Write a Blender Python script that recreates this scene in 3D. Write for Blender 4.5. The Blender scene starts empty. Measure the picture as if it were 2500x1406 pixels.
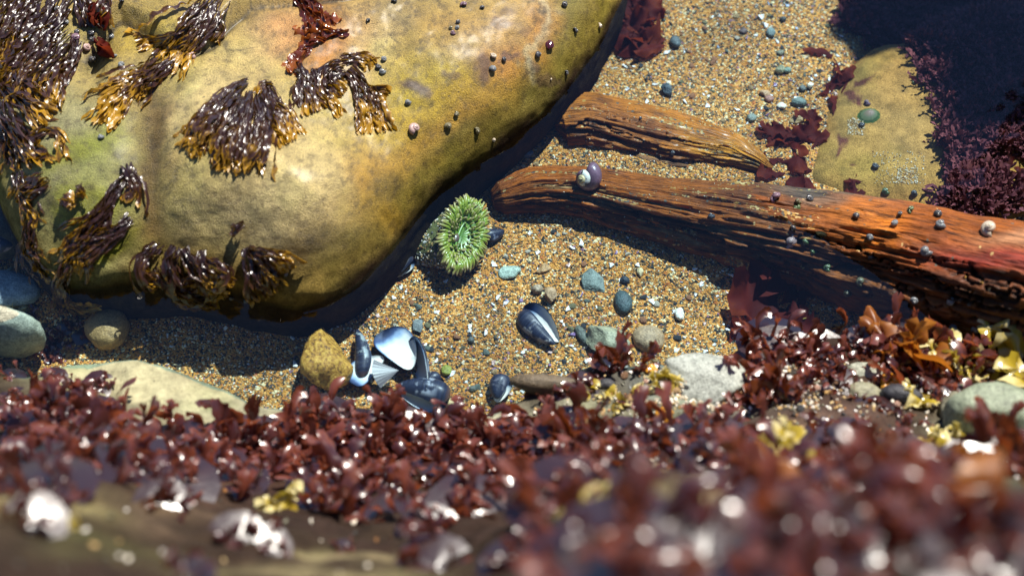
import bpy, bmesh, math, random
import numpy as np
from mathutils import Vector, Matrix, Euler
from mathutils.bvhtree import BVHTree
R = math.radians
sc = bpy.context.scene
col = sc.collection

# ------------------------------------------------------------------ camera
PITCH, FOC, CAMH = R(56), 55.0, 1.534
cd = bpy.data.cameras.new('camera')
cam = bpy.data.objects.new('camera', cd); col.objects.link(cam); sc.camera = cam
cam.location = (0, 0, CAMH); cam.rotation_euler = (math.pi/2 - PITCH, 0, 0)
cd.lens = FOC; cd.sensor_width = 36; cd.clip_start = 0.01; cd.clip_end = 200
cd.dof.use_dof = True; cd.dof.focus_distance = 1.88; cd.dof.aperture_fstop = 2.3
cd.dof.aperture_blades = 8; cd.dof.aperture_rotation = R(10)
# ------------------------------------------------------------------ sky, sun, exposure
SUN_EL, SUN_AZ = R(59), R(35)
w = bpy.data.worlds.new('World'); sc.world = w; w.use_nodes = True
wn = w.node_tree; bg = wn.nodes['Background']
sky = wn.nodes.new('ShaderNodeTexSky'); sky.sky_type = 'NISHITA'; sky.sun_disc = False
sky.sun_elevation = SUN_EL; sky.sun_rotation = SUN_AZ
sky.altitude = 800; sky.air_density = 1.0; sky.dust_density = 0.05; sky.ozone_density = 9.0
wn.links.new(sky.outputs[0], bg.inputs[0]); bg.inputs[1].default_value = 0.07
sl = bpy.data.lights.new('sun', 'SUN'); sl.energy = 5.0; sl.angle = R(0.4); sl.color = (1.0, 0.94, 0.84)
sun = bpy.data.objects.new('sun', sl); col.objects.link(sun)
SUND = Vector((math.sin(SUN_AZ)*math.cos(SUN_EL), math.cos(SUN_AZ)*math.cos(SUN_EL), math.sin(SUN_EL)))
sun.rotation_euler = (-SUND).to_track_quat('-Z', 'Y').to_euler(); sun.location = SUND*5
sc.view_settings.view_transform = 'Standard'; sc.view_settings.look = 'None'
sc.view_settings.exposure = 0.87; sc.view_settings.gamma = 1
sc.cycles.use_denoising = True
sc.cycles.max_bounces = 8; sc.cycles.diffuse_bounces = 1; sc.cycles.transparent_max_bounces = 12
sc.cycles.sample_clamp_indirect = 6.0; sc.cycles.caustics_reflective = False; sc.cycles.caustics_refractive = False

WATER = 0.075
rng = random.Random(7)
nrg = np.random.default_rng(11)

# ------------------------------------------------------------------ helpers
FW = np.array([0, math.cos(PITCH), -math.sin(PITCH)]); UPV = np.array([0, math.sin(PITCH), math.cos(PITCH)])
CP = np.array([0, 0, CAMH])
def ray(px, py):
    u = (px-1250)/2500*36/FOC; v = (703-py)/2500*36/FOC
    d = FW + u*np.array([1., 0, 0]) + v*UPV
    return d/np.linalg.norm(d)
def PZ(px, py, z=0.0):
    d = ray(px, py); return CP + d*((z-CAMH)/d[2])
def to_px(P):
    Q = np.asarray(P, float)-CP
    dep = Q@FW
    return 1250+(Q[..., 0]/dep)*2500*FOC/36, 703-((Q@UPV)/dep)*2500*FOC/36

def _hash(i, j, k, s):
    with np.errstate(over='ignore'):
        n = (i.astype(np.int64)*374761393 + j.astype(np.int64)*668265263 + k.astype(np.int64)*1274126177 + s*982451653) & 0x7fffffff
        n = ((n ^ (n >> 13))*1274126177) & 0x7fffffff
        n = ((n ^ (n >> 15))*668265263) & 0x7fffffff
        n = n ^ (n >> 16)
    return (n & 0xffffff)/float(0xffffff)
def vnoise(P, s=0):
    P = np.asarray(P, float); i = np.floor(P).astype(np.int64); f = P-i; f = f*f*f*(f*(f*6-15)+10)
    o = 0
    for a in (0, 1):
        for b in (0, 1):
            for c in (0, 1):
                wgt = (f[:, 0] if a else 1-f[:, 0])*(f[:, 1] if b else 1-f[:, 1])*(f[:, 2] if c else 1-f[:, 2])
                o = o + wgt*_hash(i[:, 0]+a, i[:, 1]+b, i[:, 2]+c, s)
    return o*2-1
def fbm(P, octv=4, s=0, g=0.5):
    P = np.asarray(P, float); o = 0; a = 1
    for q in range(octv):
        o = o + a*vnoise(P*(2.03**q), s+q*17); a *= g
    return o
def sstep(a, b, x):
    t = np.clip((x-a)/(b-a), 0, 1); return t*t*(3-2*t)
def seg_dist(X, Y, pts):
    d = np.full(X.shape, 1e9)
    for (x0, y0), (x1, y1) in zip(pts[:-1], pts[1:]):
        dx, dy = x1-x0, y1-y0
        t = np.clip(((X-x0)*dx+(Y-y0)*dy)/(dx*dx+dy*dy+1e-12), 0, 1)
        d = np.minimum(d, np.hypot(X-x0-t*dx, Y-y0-t*dy))
    return d

def tag(o, label=None, cat=None, group=None, kind=None):
    if label: o['label'] = label
    if cat: o['category'] = cat
    if group: o['group'] = group
    if kind: o['kind'] = kind
    return o
def empty(name, loc):
    o = bpy.data.objects.new(name, None); o.empty_display_size = 0.02
    o.location = loc; col.objects.link(o); return o
def mk_mesh(name, V, F, mat, attrs=None, smooth=True):
    me = bpy.data.meshes.new(name)
    V = np.asarray(V, float)
    me.from_pydata(V.tolist(), [], [tuple(f) for f in (F.tolist() if isinstance(F, np.ndarray) else F)])
    for k, a in (attrs or {}).items():
        a = np.asarray(a, np.float32)
        if a.ndim == 1:
            at = me.attributes.new(k, 'FLOAT', 'POINT'); at.data.foreach_set('value', a)
        elif k == 'gr':
            at = me.attributes.new(k, 'FLOAT_VECTOR', 'POINT'); at.data.foreach_set('vector', a.ravel())
        else:
            at = me.attributes.new(k, 'FLOAT_COLOR', 'POINT')
            at.data.foreach_set('color', np.column_stack([a, np.ones(len(a), np.float32)]).astype(np.float32).ravel())
    if smooth: me.polygons.foreach_set('use_smooth', np.ones(len(me.polygons), bool))
    if mat: me.materials.append(mat)
    me.update(); return me
def add(name, me, parent=None, loc=(0, 0, 0), rot=(0, 0, 0), scale=(1, 1, 1), color=None):
    o = bpy.data.objects.new(name, me); o.location = loc
    if isinstance(rot, Matrix):
        o.rotation_euler = rot.to_euler()
    else:
        o.rotation_euler = rot
    o.scale = (scale,)*3 if isinstance(scale, (int, float)) else scale
    if color: o.color = (*color, 1)
    if parent: o.parent = parent
    col.objects.link(o); return o
def gridF(n, m, closed=False):
    mm = m if closed else m-1
    a = np.arange(n-1)[:, None]*m + np.arange(mm)[None, :]
    b = np.arange(n-1)[:, None]*m + (np.arange(mm)[None, :]+1) % m
    return np.stack([a, b, b+m, a+m], -1).reshape(-1, 4)
SURF = {}
def reg(key, V, F):
    SURF[key] = BVHTree.FromPolygons([Vector(v) for v in V], [tuple(int(q) for q in f) for f in F])
def hit(px, py, keys=None):
    d = Vector(ray(px, py)); o = Vector(CP); best = None
    for k in (keys or SURF):
        r = SURF[k].ray_cast(o, d)
        if r[0] is not None and (best is None or r[3] < best[2]):
            n = r[1]
            if n.dot(d) > 0: n = -n
            best = (r[0], n, r[3], k)
    return best
def frame(n, ang):
    """rotation whose local z is n and whose local x is the ground heading ang"""
    n = Vector(n).normalized(); x = Vector((math.cos(ang), math.sin(ang), 0))
    x = (x - n*x.dot(n)).normalized(); y = n.cross(x)
    return Matrix((x, y, n)).transposed()

# ------------------------------------------------------------------ materials
class MT:
    def __init__(s, name):
        s.m = bpy.data.materials.new(name); s.m.use_nodes = True
        s.t = s.m.node_tree; s.t.nodes.clear()
        s.out = s.t.nodes.new('ShaderNodeOutputMaterial')
    def n(s, typ, ins=None, **props):
        nd = s.t.nodes.new(typ)
        for k, v in props.items(): setattr(nd, k, v)
        for k, v in (ins or {}).items():
            if hasattr(v, 'is_linked') or isinstance(v, bpy.types.NodeSocket): s.t.links.new(v, nd.inputs[k])
            else: nd.inputs[k].default_value = v
        return nd
    def obj(s): return s.n('ShaderNodeTexCoord').outputs['Object']
    def attr(s, name, o='Fac'): return s.n('ShaderNodeAttribute', attribute_name=name).outputs[o]
    def noise(s, scale, detail=4, rough=0.55, vec=None, o='Fac'):
        i = {'Scale': scale, 'Detail': detail, 'Roughness': rough}
        if vec is not None: i['Vector'] = vec
        return s.n('ShaderNodeTexNoise', i).outputs[o]
    def ramp(s, fac, stops, interp='LINEAR'):
        r = s.n('ShaderNodeValToRGB', {'Fac': fac}); cr = r.color_ramp; cr.interpolation = interp
        while len(cr.elements) < len(stops): cr.elements.new(0.5)
        for e, (p, c) in zip(cr.elements, stops):
            e.position = p; e.color = (c, c, c, 1) if isinstance(c, (int, float)) else (*c, 1)
        return r.outputs['Color']
    def mix(s, f, a, b, bt='MIX'):
        nd = s.n('ShaderNodeMix', data_type='RGBA', blend_type=bt)
        for k, v in ((0, f), (6, a), (7, b)):
            if isinstance(v, bpy.types.NodeSocket): s.t.links.new(v, nd.inputs[k])
            else: nd.inputs[k].default_value = v if isinstance(v, (int, float)) else (*v, 1)
        return nd.outputs[2]
    def math(s, op, a, b=0.5):
        nd = s.n('ShaderNodeMath', operation=op)
        for k, v in ((0, a), (1, b)):
            if isinstance(v, bpy.types.NodeSocket): s.t.links.new(v, nd.inputs[k])
            else: nd.inputs[k].default_value = v
        return nd.outputs[0]
    def bump(s, h, strength, dist, nrm=None):
        i = {'Height': h, 'Strength': strength, 'Distance': dist}
        if nrm is not None: i['Normal'] = nrm
        return s.n('ShaderNodeBump', i).outputs[0]
    def surf(s, sh): s.t.links.new(sh, s.out.inputs['Surface']); return s.m
    def pbr(s, c, rough, nrm=None, **kw):
        i = {'Base Color': c if isinstance(c, bpy.types.NodeSocket) else (*c, 1), 'Roughness': rough}
        if nrm is not None: i['Normal'] = nrm
        for k, v in kw.items(): i[k.replace('_', ' ')] = v
        return s.n('ShaderNodeBsdfPrincipled', i).outputs[0]

def mat_sand(name='coarse_sand', wet=0.35, dark=1.0):
    t = MT(name); o = t.obj()
    wob = t.n('ShaderNodeTexNoise', {'Scale': 60., 'Detail': 2., 'Vector': o})
    v1 = t.n('ShaderNodeTexVoronoi', {'Scale': 500., 'Vector': o})
    v2 = t.n('ShaderNodeTexVoronoi', {'Scale': 270., 'Vector': o})
    stops = [(0, (.016, .02, .022)), (.11, (.06, .06, .045)), (.21, (.17, .11, .04)), (.33, (.40, .20, .045)), (.54, (.52, .29, .065)),
             (.74, (.58, .38, .13)), (.84, (.38, .14, .035)), (.89, (.78, .67, .46)), (.955, (.09, .10, .075)), (.985, (.24, .15, .26))]
    stops = [(p, (min(.88, a*1.36), b*1.08, c*.86)) for p, (a, b, c) in stops]
    def cols(v):
        sp = t.n('ShaderNodeSeparateColor', {'Color': v.outputs['Color']})
        return t.ramp(sp.outputs[0], [(p, tuple(dark*q for q in c)) for p, c in stops], 'CONSTANT'), sp.outputs[1]
    c1, _ = cols(v1); c2, r2 = cols(v2)
    big = t.math('GREATER_THAN', r2, 0.80)
    c = t.mix(big, c1, c2)
    patch = t.ramp(t.noise(9., 3, vec=o), [(.35, .75), (.65, 1.1)])
    c = t.mix(1.0, c, patch, 'MULTIPLY')
    h = t.math('ADD', t.math('MULTIPLY', v1.outputs['Distance'], -1.), t.math('MULTIPLY', t.math('MULTIPLY', v2.outputs['Distance'], big), -1.2))
    nrm = t.bump(h, 1.0, 0.0022)
    return t.surf(t.pbr(c, .42, nrm, Specular_IOR_Level=.5))
def mat_rock(name, wet=.38, grain=620., bumpd=.0020, spec=.5, speck=.38, coat=.18):
    """vertex colour 'col' gives the mineral / lichen zones and painted shade, noise gives the grain"""
    t = MT(name); o = t.obj(); c = t.attr('col', 'Color')
    n1 = t.noise(55., 6, .62, o); n2 = t.noise(grain, 3, .7, o); n3 = t.noise(9., 5, .6, o); n4 = t.noise(26., 6, .7, o)
    c = t.mix(1., c, t.ramp(n1, [(.30, .62), (.5, 1.), (.72, 1.32)]), 'MULTIPLY')
    c = t.mix(1., c, t.ramp(n4, [(.34, .84), (.5, 1.), (.66, 1.10)]), 'MULTIPLY')
    c = t.mix(1., c, t.ramp(n2, [(.30, 1-speck*1.3), (.5, 1.), (.70, 1+speck)]), 'MULTIPLY')
    c = t.mix(t.ramp(n3, [(.48, 0.), (.66, .35)]), c, t.mix(1., c, (.80, 1.05, .62), 'MULTIPLY'))
    dk = t.noise(210., 2, .5, o)
    c = t.mix(t.ramp(dk, [(.69, 0.), (.74, .7)]), c, (.03, .022, .015))
    lt = t.n('ShaderNodeTexVoronoi', {'Scale': 150., 'Vector': o})
    c = t.mix(t.ramp(lt.outputs['Distance'], [(.07, .0), (.10, .0)]), c, (.7, .6, .4))
    h = t.math('ADD', t.math('MULTIPLY', n1, .55), t.math('MULTIPLY', n2, .55))
    nrm = t.bump(h, .9, bumpd*2.2)
    ro = t.ramp(t.noise(22., 4, .6, o), [(.35, wet-.10), (.65, wet+.16)])
    dry = t.math('SUBTRACT', 1., t.attr('w'))
    return t.surf(t.pbr(c, ro, nrm, Specular_IOR_Level=t.math('MULTIPLY', dry, spec), Coat_Weight=t.math('MULTIPLY', dry, coat), Coat_Roughness=.35))
def mat_weed(name, root, mid, tip, trans=.35, rough=.2, glow=(.5, .16, .03), coat=.6, spec=.6, edge=.12, bmp=1., vary=.25, coatr=.13):
    t = MT(name); o = t.obj(); at = t.attr('t')
    n = t.noise(70., 3, .6, o)
    f = t.math('ADD', at, t.math('MULTIPLY', t.math('SUBTRACT', n, .5), 1.1))
    ed = t.attr('e')
    f = t.math('ADD', f, t.math('MULTIPLY', t.math('POWER', ed, 3.), edge))
    inf = t.n('ShaderNodeObjectInfo').outputs['Random']
    f = t.math('ADD', f, t.math('MULTIPLY', t.math('SUBTRACT', inf, .5), vary))
    c = t.ramp(f, [(.15, root), (.74, mid), (1.16, tip)])
    b = t.bump(t.noise(240., 3, .6, o), .5*bmp, .0012)
    b = t.bump(t.noise(75., 2, .5, o), .6*bmp, .004, b)
    p = t.pbr(c, rough, b, Specular_IOR_Level=spec, Coat_Weight=coat, Coat_Roughness=coatr)
    tc = t.mix(.55, c, glow)
    tr = t.n('ShaderNodeBsdfTranslucent', {'Color': tc, 'Normal': b}).outputs[0]
    mx = t.n('ShaderNodeMixShader', {0: trans, 1: p, 2: tr})
    return t.surf(mx.outputs[0])
def mat_shellobj(name='snail_shell', rough=.3, stripe=0.5):
    """tint from the object colour, growth stripes from attribute t"""
    t = MT(name); o = t.obj(); inf = t.n('ShaderNodeObjectInfo')
    c = inf.outputs['Color']; at = t.attr('t')
    n = t.noise(260., 4, .65, o)
    c2 = t.mix(t.ramp(n, [(.4, 0.), (.62, .55)]), c, t.mix(1., c, (.35, .36, .42), 'MULTIPLY'))
    c3 = t.mix(t.ramp(t.noise(120., 3, .6, o), [(.56, 0.), (.68, stripe)]), c2, (.55, .52, .46))
    c4 = t.mix(t.ramp(at, [(.05, .55), (.35, .0)]), c3, (.62, .56, .46))
    b = t.bump(t.noise(420., 2, .5, o), .5, .0008)
    return t.surf(t.pbr(c4, rough, b, Specular_IOR_Level=.5, Coat_Weight=.5, Coat_Roughness=.12))
def mat_stone(name='pebble_stone', rough=.45):
    t = MT(name); o = t.obj(); inf = t.n('ShaderNodeObjectInfo')
    v = t.n('ShaderNodeVectorMath', {0: o, 1: inf.outputs['Random']}, operation='ADD').outputs[0]
    c = inf.outputs['Color']
    n = t.noise(130., 5, .65, v); n2 = t.noise(520., 3, .7, v)
    c = t.mix(1., c, t.ramp(n, [(.3, .55), (.5, 1.), (.72, 1.4)]), 'MULTIPLY')
    c = t.mix(1., c, t.ramp(n2, [(.3, .6), (.5, 1.), (.7, 1.35)]), 'MULTIPLY')
    b = t.bump(t.math('ADD', n, t.math('MULTIPLY', n2, .4)), .8, .0018)
    return t.surf(t.pbr(c, rough, b, Specular_IOR_Level=.4))
def mat_water():
    t = MT('pool_water'); o = t.obj()
    b = t.bump(t.noise(14., 2, .5, o), .25, .006)
    bf = t.n('ShaderNodeNewGeometry').outputs['Backfacing']      # seen from below the sheet must not reflect totally
    ior = t.math('SUBTRACT', 1.42, t.math('MULTIPLY', bf, 1.42-1/1.42))
    fr = t.n('ShaderNodeFresnel', {'IOR': ior, 'Normal': b}).outputs[0]
    tr = t.n('ShaderNodeBsdfTransparent', {'Color': (.77, .915, 1.0, 1)}).outputs[0]
    gl = t.n('ShaderNodeBsdfGlossy', {'Color': (1, 1, 1, 1), 'Roughness': 0.0, 'Normal': b}).outputs[0]
    return t.surf(t.n('ShaderNodeMixShader', {0: fr, 1: tr, 2: gl}).outputs[0])
def mat_wood(name='wet_driftwood'):
    t = MT(name); g = t.attr('gr', 'Vector'); c = t.attr('col', 'Color'); o = t.obj()
    st = t.n('ShaderNodeMapping', {'Vector': g, 'Scale': (26., 240., 1.)}).outputs[0]
    st2 = t.n('ShaderNodeMapping', {'Vector': g, 'Scale': (50., 800., 1.)}).outputs[0]
    n1 = t.noise(1., 5, .65, st); n2 = t.noise(1., 3, .6, st2); n3 = t.noise(30., 4, .6, o)
    c = t.mix(1., c, t.ramp(n1, [(.33, .22), (.46, .9), (.70, 1.3)]), 'MULTIPLY')
    c = t.mix(1., c, t.ramp(n2, [(.3, .35), (.5, 1.), (.72, 1.35)]), 'MULTIPLY')
    c = t.mix(t.ramp(n3, [(.48, 0.), (.66, .6)]), c, t.mix(1., c, (.36, .28, .26), 'MULTIPLY'))
    sp = t.n('ShaderNodeTexVoronoi', {'Scale': 330., 'Vector': o})
    sr = t.n('ShaderNodeSeparateColor', {'Color': sp.outputs['Color']}).outputs[0]
    lodge = t.math('MULTIPLY', t.ramp(t.n('ShaderNodeSeparateXYZ', {0: g}).outputs[0], [(.30, 1.), (.46, .0)]), t.ramp(t.noise(1., 4, .6, t.n('ShaderNodeMapping', {'Vector': g, 'Scale': (9., 60., 1.)}).outputs[0]), [(.56, 0.), (.62, .65)]))
    gr = t.math('GREATER_THAN', sr, t.math('SUBTRACT', .995, lodge))
    c = t.mix(gr, c, t.ramp(t.n('ShaderNodeSeparateColor', {'Color': sp.outputs['Color']}).outputs[1], [(.0, (.40, .22, .05)), (.4, (.58, .40, .16)), (.7, (.10, .09, .07)), (1., (.66, .56, .40))], 'CONSTANT'))
    h = t.math('ADD', n1, t.math('MULTIPLY', n2, .5))
    b = t.bump(h, 1., .0042)
    return t.surf(t.pbr(c, .55, b, Specular_IOR_Level=.25, Coat_Weight=.06, Coat_Roughness=.2))
def mat_plain(name, c, rough=.4, noise=0., scale=200., bumpd=0., coat=0., sss=0.):
    t = MT(name); o = t.obj()
    cc = c
    if noise:
        cc = t.mix(1., c, t.ramp(t.noise(scale, 4, .6, o), [(.3, 1-noise), (.5, 1.), (.7, 1+noise)]), 'MULTIPLY')
    b = t.bump(t.noise(scale*1.5, 3, .6, o), .7, bumpd) if bumpd else None
    kw = {'Coat_Weight': coat, 'Coat_Roughness': .1}
    return t.surf(t.pbr(cc, rough, b, **kw))
def mat_mussel_out():
    t = MT('mussel_outer'); o = t.obj(); g = t.attr('g'); inf = t.n('ShaderNodeObjectInfo').outputs['Color']
    band = t.n('ShaderNodeTexNoise', {'Scale': 26., 'Detail': 3., 'W': g}, noise_dimensions='1D')
    c = t.mix(t.ramp(band.outputs['Fac'], [(.42, 0.), (.62, .6)]), (.010, .012, .026), (.035, .045, .085))
    wn_ = t.noise(55., 4, .6, o)
    worn = t.math('MULTIPLY', t.ramp(wn_, [(.50, 0.), (.57, 1.)]), t.ramp(g, [(.05, 1.), (.62, .75), (.78, 0.)]))
    c = t.mix(worn, c, t.mix(t.noise(300., 3, .6, o), inf, (.30, .30, .36)))
    c = t.mix(t.ramp(g, [(.90, 0.), (.96, .55)]), c, (.16, .07, .03))
    b = t.bump(band.outputs['Fac'], .5, .001)
    return t.surf(t.pbr(c, .5, b, Coat_Weight=.25, Coat_Roughness=.3, Specular_IOR_Level=.3))
def mat_mussel_in():
    t = MT('mussel_nacre'); o = t.obj(); g = t.attr('g')
    f = t.math('ADD', g, t.math('MULTIPLY', t.math('SUBTRACT', t.noise(60., 3, .6, o), .5), .22))
    c = t.ramp(f, [(.40, (.80, .74, .64)), (.70, (.66, .66, .64)), (.80, (.28, .38, .52)), (.88, (.05, .08, .17)), (.97, (.012, .016, .04))])
    bl = t.ramp(t.noise(45., 2, .5, o), [(.62, 0.), (.72, .5)])
    c = t.mix(bl, c, (.16, .18, .24))
    return t.surf(t.pbr(c, .6, t.bump(t.noise(300., 3, .6, o), .4, .0006), Coat_Weight=0., Specular_IOR_Level=.15))

M = {}
M['sand'] = mat_sand(); M['boulder'] = mat_rock('boulder_stone', wet=.44); M['ledge'] = mat_rock('ledge_stone', wet=.55, speck=.25, coat=.0, spec=.12)
M['bedrock'] = mat_rock('submerged_stone', wet=.75, spec=.1, speck=.4, coat=.0)
M['water'] = mat_water(); M['wood'] = mat_wood()
M['weed'] = mat_weed('brown_rockweed', (.022, .010, .013), (.055, .022, .014), (.42, .23, .014), trans=.28, glow=(.70, .38, .015), coat=.5, edge=.22, rough=.34, coatr=.16)
M['redweed'] = mat_weed('red_ledge_weed', (.028, .010, .012), (.068, .019, .018), (.17, .044, .024), trans=.36, rough=.30, glow=(.66, .15, .045), coat=.5, bmp=.25, spec=1., vary=.7, coatr=.2)
M['redsheet'] = mat_weed('red_sheet_weed', (.06, .009, .008), (.10, .014, .009), (.17, .03, .010), trans=.40, rough=.7, glow=(.40, .05, .012), coat=0., spec=.1, bmp=.4)
M['darkweed'] = mat_weed('purple_turf_weed', (.10, .026, .034), (.18, .045, .052), (.26, .072, .068), trans=.15, rough=.7, glow=(.12, .03, .03), coat=0., spec=.2)
M['yellowweed'] = mat_weed('yellow_rockweed', (.22, .15, .01), (.46, .34, .03), (.70, .60, .28), trans=.30, rough=.3, glow=(.60, .46, .05), bmp=.4)
M['orangeweed'] = mat_weed('orange_blade_weed', (.04, .010, .008), (.075, .017, .009), (.15, .036, .010), trans=.28, rough=.28, glow=(.50, .10, .015), coat=.9, bmp=.35, spec=.9)
M['snail'] = mat_shellobj(); M['stone'] = mat_stone(); M['stonewet'] = mat_stone('wet_stone', .3)
M['mus_o'] = mat_mussel_out(); M['mus_i'] = mat_mussel_in()

# ------------------------------------------------------------------ the setting: sand, water
def axis(lo, hi, step, far, nfar=14):
    mid = np.arange(lo, hi+1e-6, step)
    a = lo-(np.geomspace(.05, lo+far, nfar))[::-1]; b = hi+np.geomspace(.05, far-hi, nfar)
    return np.concatenate([a, mid, b])
def sand_z(X, Y):
    P = np.column_stack([X.ravel(), Y.ravel(), np.zeros(X.size)])
    z = .006*fbm(P*5, 3, 3) + .0016*fbm(P*38, 3, 5)
    z = z.reshape(X.shape)
    px, py = to_px(np.stack([X, Y, np.zeros_like(X)], -1))
    z = z - .05*sstep(1950, 2350, px)*sstep(520, 250, py)          # deeper pool at the far right
    z = z + .012*np.exp(-((px-1560)/250)**2-((py-320)/120)**2)
    z = z - .010*np.exp(-((px-1900)/190)**2-((py-740)/90)**2)
    return z
ax = axis(-.85, 1.0, .007, 8); ay = axis(.75, 2.0, .007, 8)
XX, YY = np.meshgrid(ax, ay)
ZZ = sand_z(XX, YY)
V = np.stack([XX, YY, ZZ], -1).reshape(-1, 3); F = gridF(len(ay), len(ax))
tag(add('sand', mk_mesh('sand', V, F, M['sand'])), 'coarse golden sand on the floor of the tide pool', kind='structure')
reg('sand', V, F)
wx = axis(-.9, 1.1, .05, 8); wy = axis(.6, 2.2, .05, 8)
WX, WY = np.meshgrid(wx, wy)
tag(add('water', mk_mesh('water', np.stack([WX, WY, np.full(WX.shape, WATER)], -1).reshape(-1, 3), gridF(len(wy), len(wx)), M['water'])),
    'clear still water filling the tide pool', kind='structure')

# ------------------------------------------------------------------ boulders
def smooth_ring(th, r, n):
    g = np.linspace(0, 2*math.pi, n, endpoint=False)
    t3 = np.concatenate([th-2*math.pi, th, th+2*math.pi]); r3 = np.concatenate([r, r, r])
    y = np.interp(g, t3, r3)
    k = max(3, n//60); ker = np.hanning(2*k+3); ker /= ker.sum()
    return g, np.convolve(np.concatenate([y[-k-1:], y, y[:k+1]]), ker, 'valid')
def boulder(outline, cpx, H, nth, nr, ez, er, z0=-.03, feat=None, seed=0, namp=(.008, .003), nfr=(4, 18), zb=None, under=0.):
    """closed rounded rock: a foot outline lofted to its crown"""
    c = PZ(*cpx)[:2]
    P = np.array([PZ(x, y)[:2] for x, y in outline])-c
    th = np.arctan2(P[:, 1], P[:, 0]) % (2*math.pi); r = np.hypot(P[:, 0], P[:, 1])
    o = np.argsort(th); g, rr = smooth_ring(th[o], r[o], nth)
    ph = np.linspace(0, 1, nr)**1.0*math.pi/2
    ph = np.concatenate([ph])
    rf = np.cos(ph)**(2/er); zf = np.sin(ph)**(2/ez)
    rf[-1] = 0.0
    Rg = rf[:, None]*rr[None, :]; zl = z0 if zb is None else zb
    Z = zl+(H-zl)*np.repeat(zf[:, None], nth, 1)
    if zb is not None:
        q = np.linspace(0, 1, 46)[:-1]
        Rg = np.concatenate([rr[None, :]-under*(1-np.sin(q*math.pi/2))[:, None], Rg]); Z = np.concatenate([np.repeat((z0+(zb-z0)*q)[:, None], nth, 1), Z])
        zf = np.concatenate([0*q, zf]); rf = np.concatenate([0*q+1, rf]); nr = len(rf)
    X = c[0]+Rg*np.cos(g); Y = c[1]+Rg*np.sin(g)
    if feat is not None:
        px, py = to_px(np.stack([X, Y, Z], -1))
        Z = Z + feat(px, py, X, Y)*sstep(.25, .8, zf)[:, None]
    V = np.stack([X, Y, Z], -1).reshape(-1, 3)
    nn = namp[0]*fbm(V*nfr[0], 3, seed) + namp[1]*fbm(V*nfr[1], 4, seed+5)
    cen = np.array([c[0], c[1], H*.25]); D = V-cen; D[:, 2] *= 2; D /= np.linalg.norm(D, axis=1)[:, None]+1e-9
    fade = np.repeat(np.clip(rf*30, 0, 1)[:, None], nth, 1).ravel()
    V = V + D*(nn*fade)[:, None]
    F = gridF(nr, nth, True)
    return V, F
def gz(px, py, cx, cy, rx, ry, rot=0):
    a = R(rot); dx, dy = px-cx, py-cy
    u = dx*math.cos(a)+dy*math.sin(a); v = -dx*math.sin(a)+dy*math.cos(a)
    return np.exp(-(u/rx)**2-(v/ry)**2)
CRACK = [(900, -12), (830, 3), (700, 14), (615, 28), (560, 75), (520, 120), (480, 138), (410, 132), (350, 85), (300, 60), (255, 95), (215, 150)]
def boulder_feat(px, py, X, Y):
    z = .024*sstep(335, 425, px-.06*(py-300))*gz(px, py, 500, 440, 170, 230)
    z += -.005*np.exp(-(seg_dist(px, py, [(330, 200), (350, 330), (375, 480), (385, 640)])/58)**2)
    z += .030*gz(px, py, 740, 490, 190, 150) + .010*gz(px, py, 150, 430, 130, 200)
    z += .012*gz(px, py, 560, 330, 130, 120, 30) - .012*gz(px, py, 560, 560, 90, 110)
    z += .012*gz(px, py, 1150, 150, 260, 130, -20) - .010*gz(px, py, 880, 300, 120, 160)
    d = seg_dist(px, py, CRACK)
    lobe = sstep(0, 45, np.interp(px, [q[0] for q in CRACK][::-1], [q[1] for q in CRACK][::-1])-py)*sstep(950, 850, px)*sstep(180, 260, px)
    z += .014*lobe - .005*np.exp(-(d/9)**2)
    z -= .034*gz(px, py, 350, 690, 330, 115)
    z -= .020*gz(px, py, 225, 130, 40, 90, 15)
    return z
B_OUT = [(1520, -350), (1525, -120), (1515, 60), (1470, 185), (1385, 290), (1290, 395), (1180, 480), (1075, 560), (1000, 650), (935, 725), (860, 795), (745, 832),
         (640, 815), (520, 778), (420, 772), (300, 782), (215, 785), (150, 745), (75, 650), (25, 530), (-20, 420), (-120, 250), (-220, 50), (-300, -250),
         (-200, -600), (200, -850), (700, -900), (1200, -700)]
V, F = boulder(B_OUT, (640, 60), .168, 760, 310, 2.4, 4.6, z0=-.03, feat=boulder_feat, seed=3, zb=.062, under=.013)
def pxcol(V, base, zones, seed=0, nz=14., amt=55.):
    px, py = to_px(V)
    j = np.asarray(V)*nz
    px = px + amt*fbm(j, 3, seed+41); py = py + amt*fbm(j, 3, seed+77)
    c = np.tile(np.array(base, float), (len(V), 1))
    for (x, y, rx, ry, rot, cc, a) in zones:
        f = np.clip(a*gz(px, py, x, y, rx, ry, rot)*1.35, 0, 1)[:, None]
        c = c*(1-f)+np.array(cc)*f
    return c
PALE, OCH, ORG, GRN, BRN, OLV, YEL = (.52, .42, .19), (.36, .20, .018), (.42, .17, .02), (.20, .21, .02), (.12, .062, .012), (.21, .16, .035), (.37, .26, .008)
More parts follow.
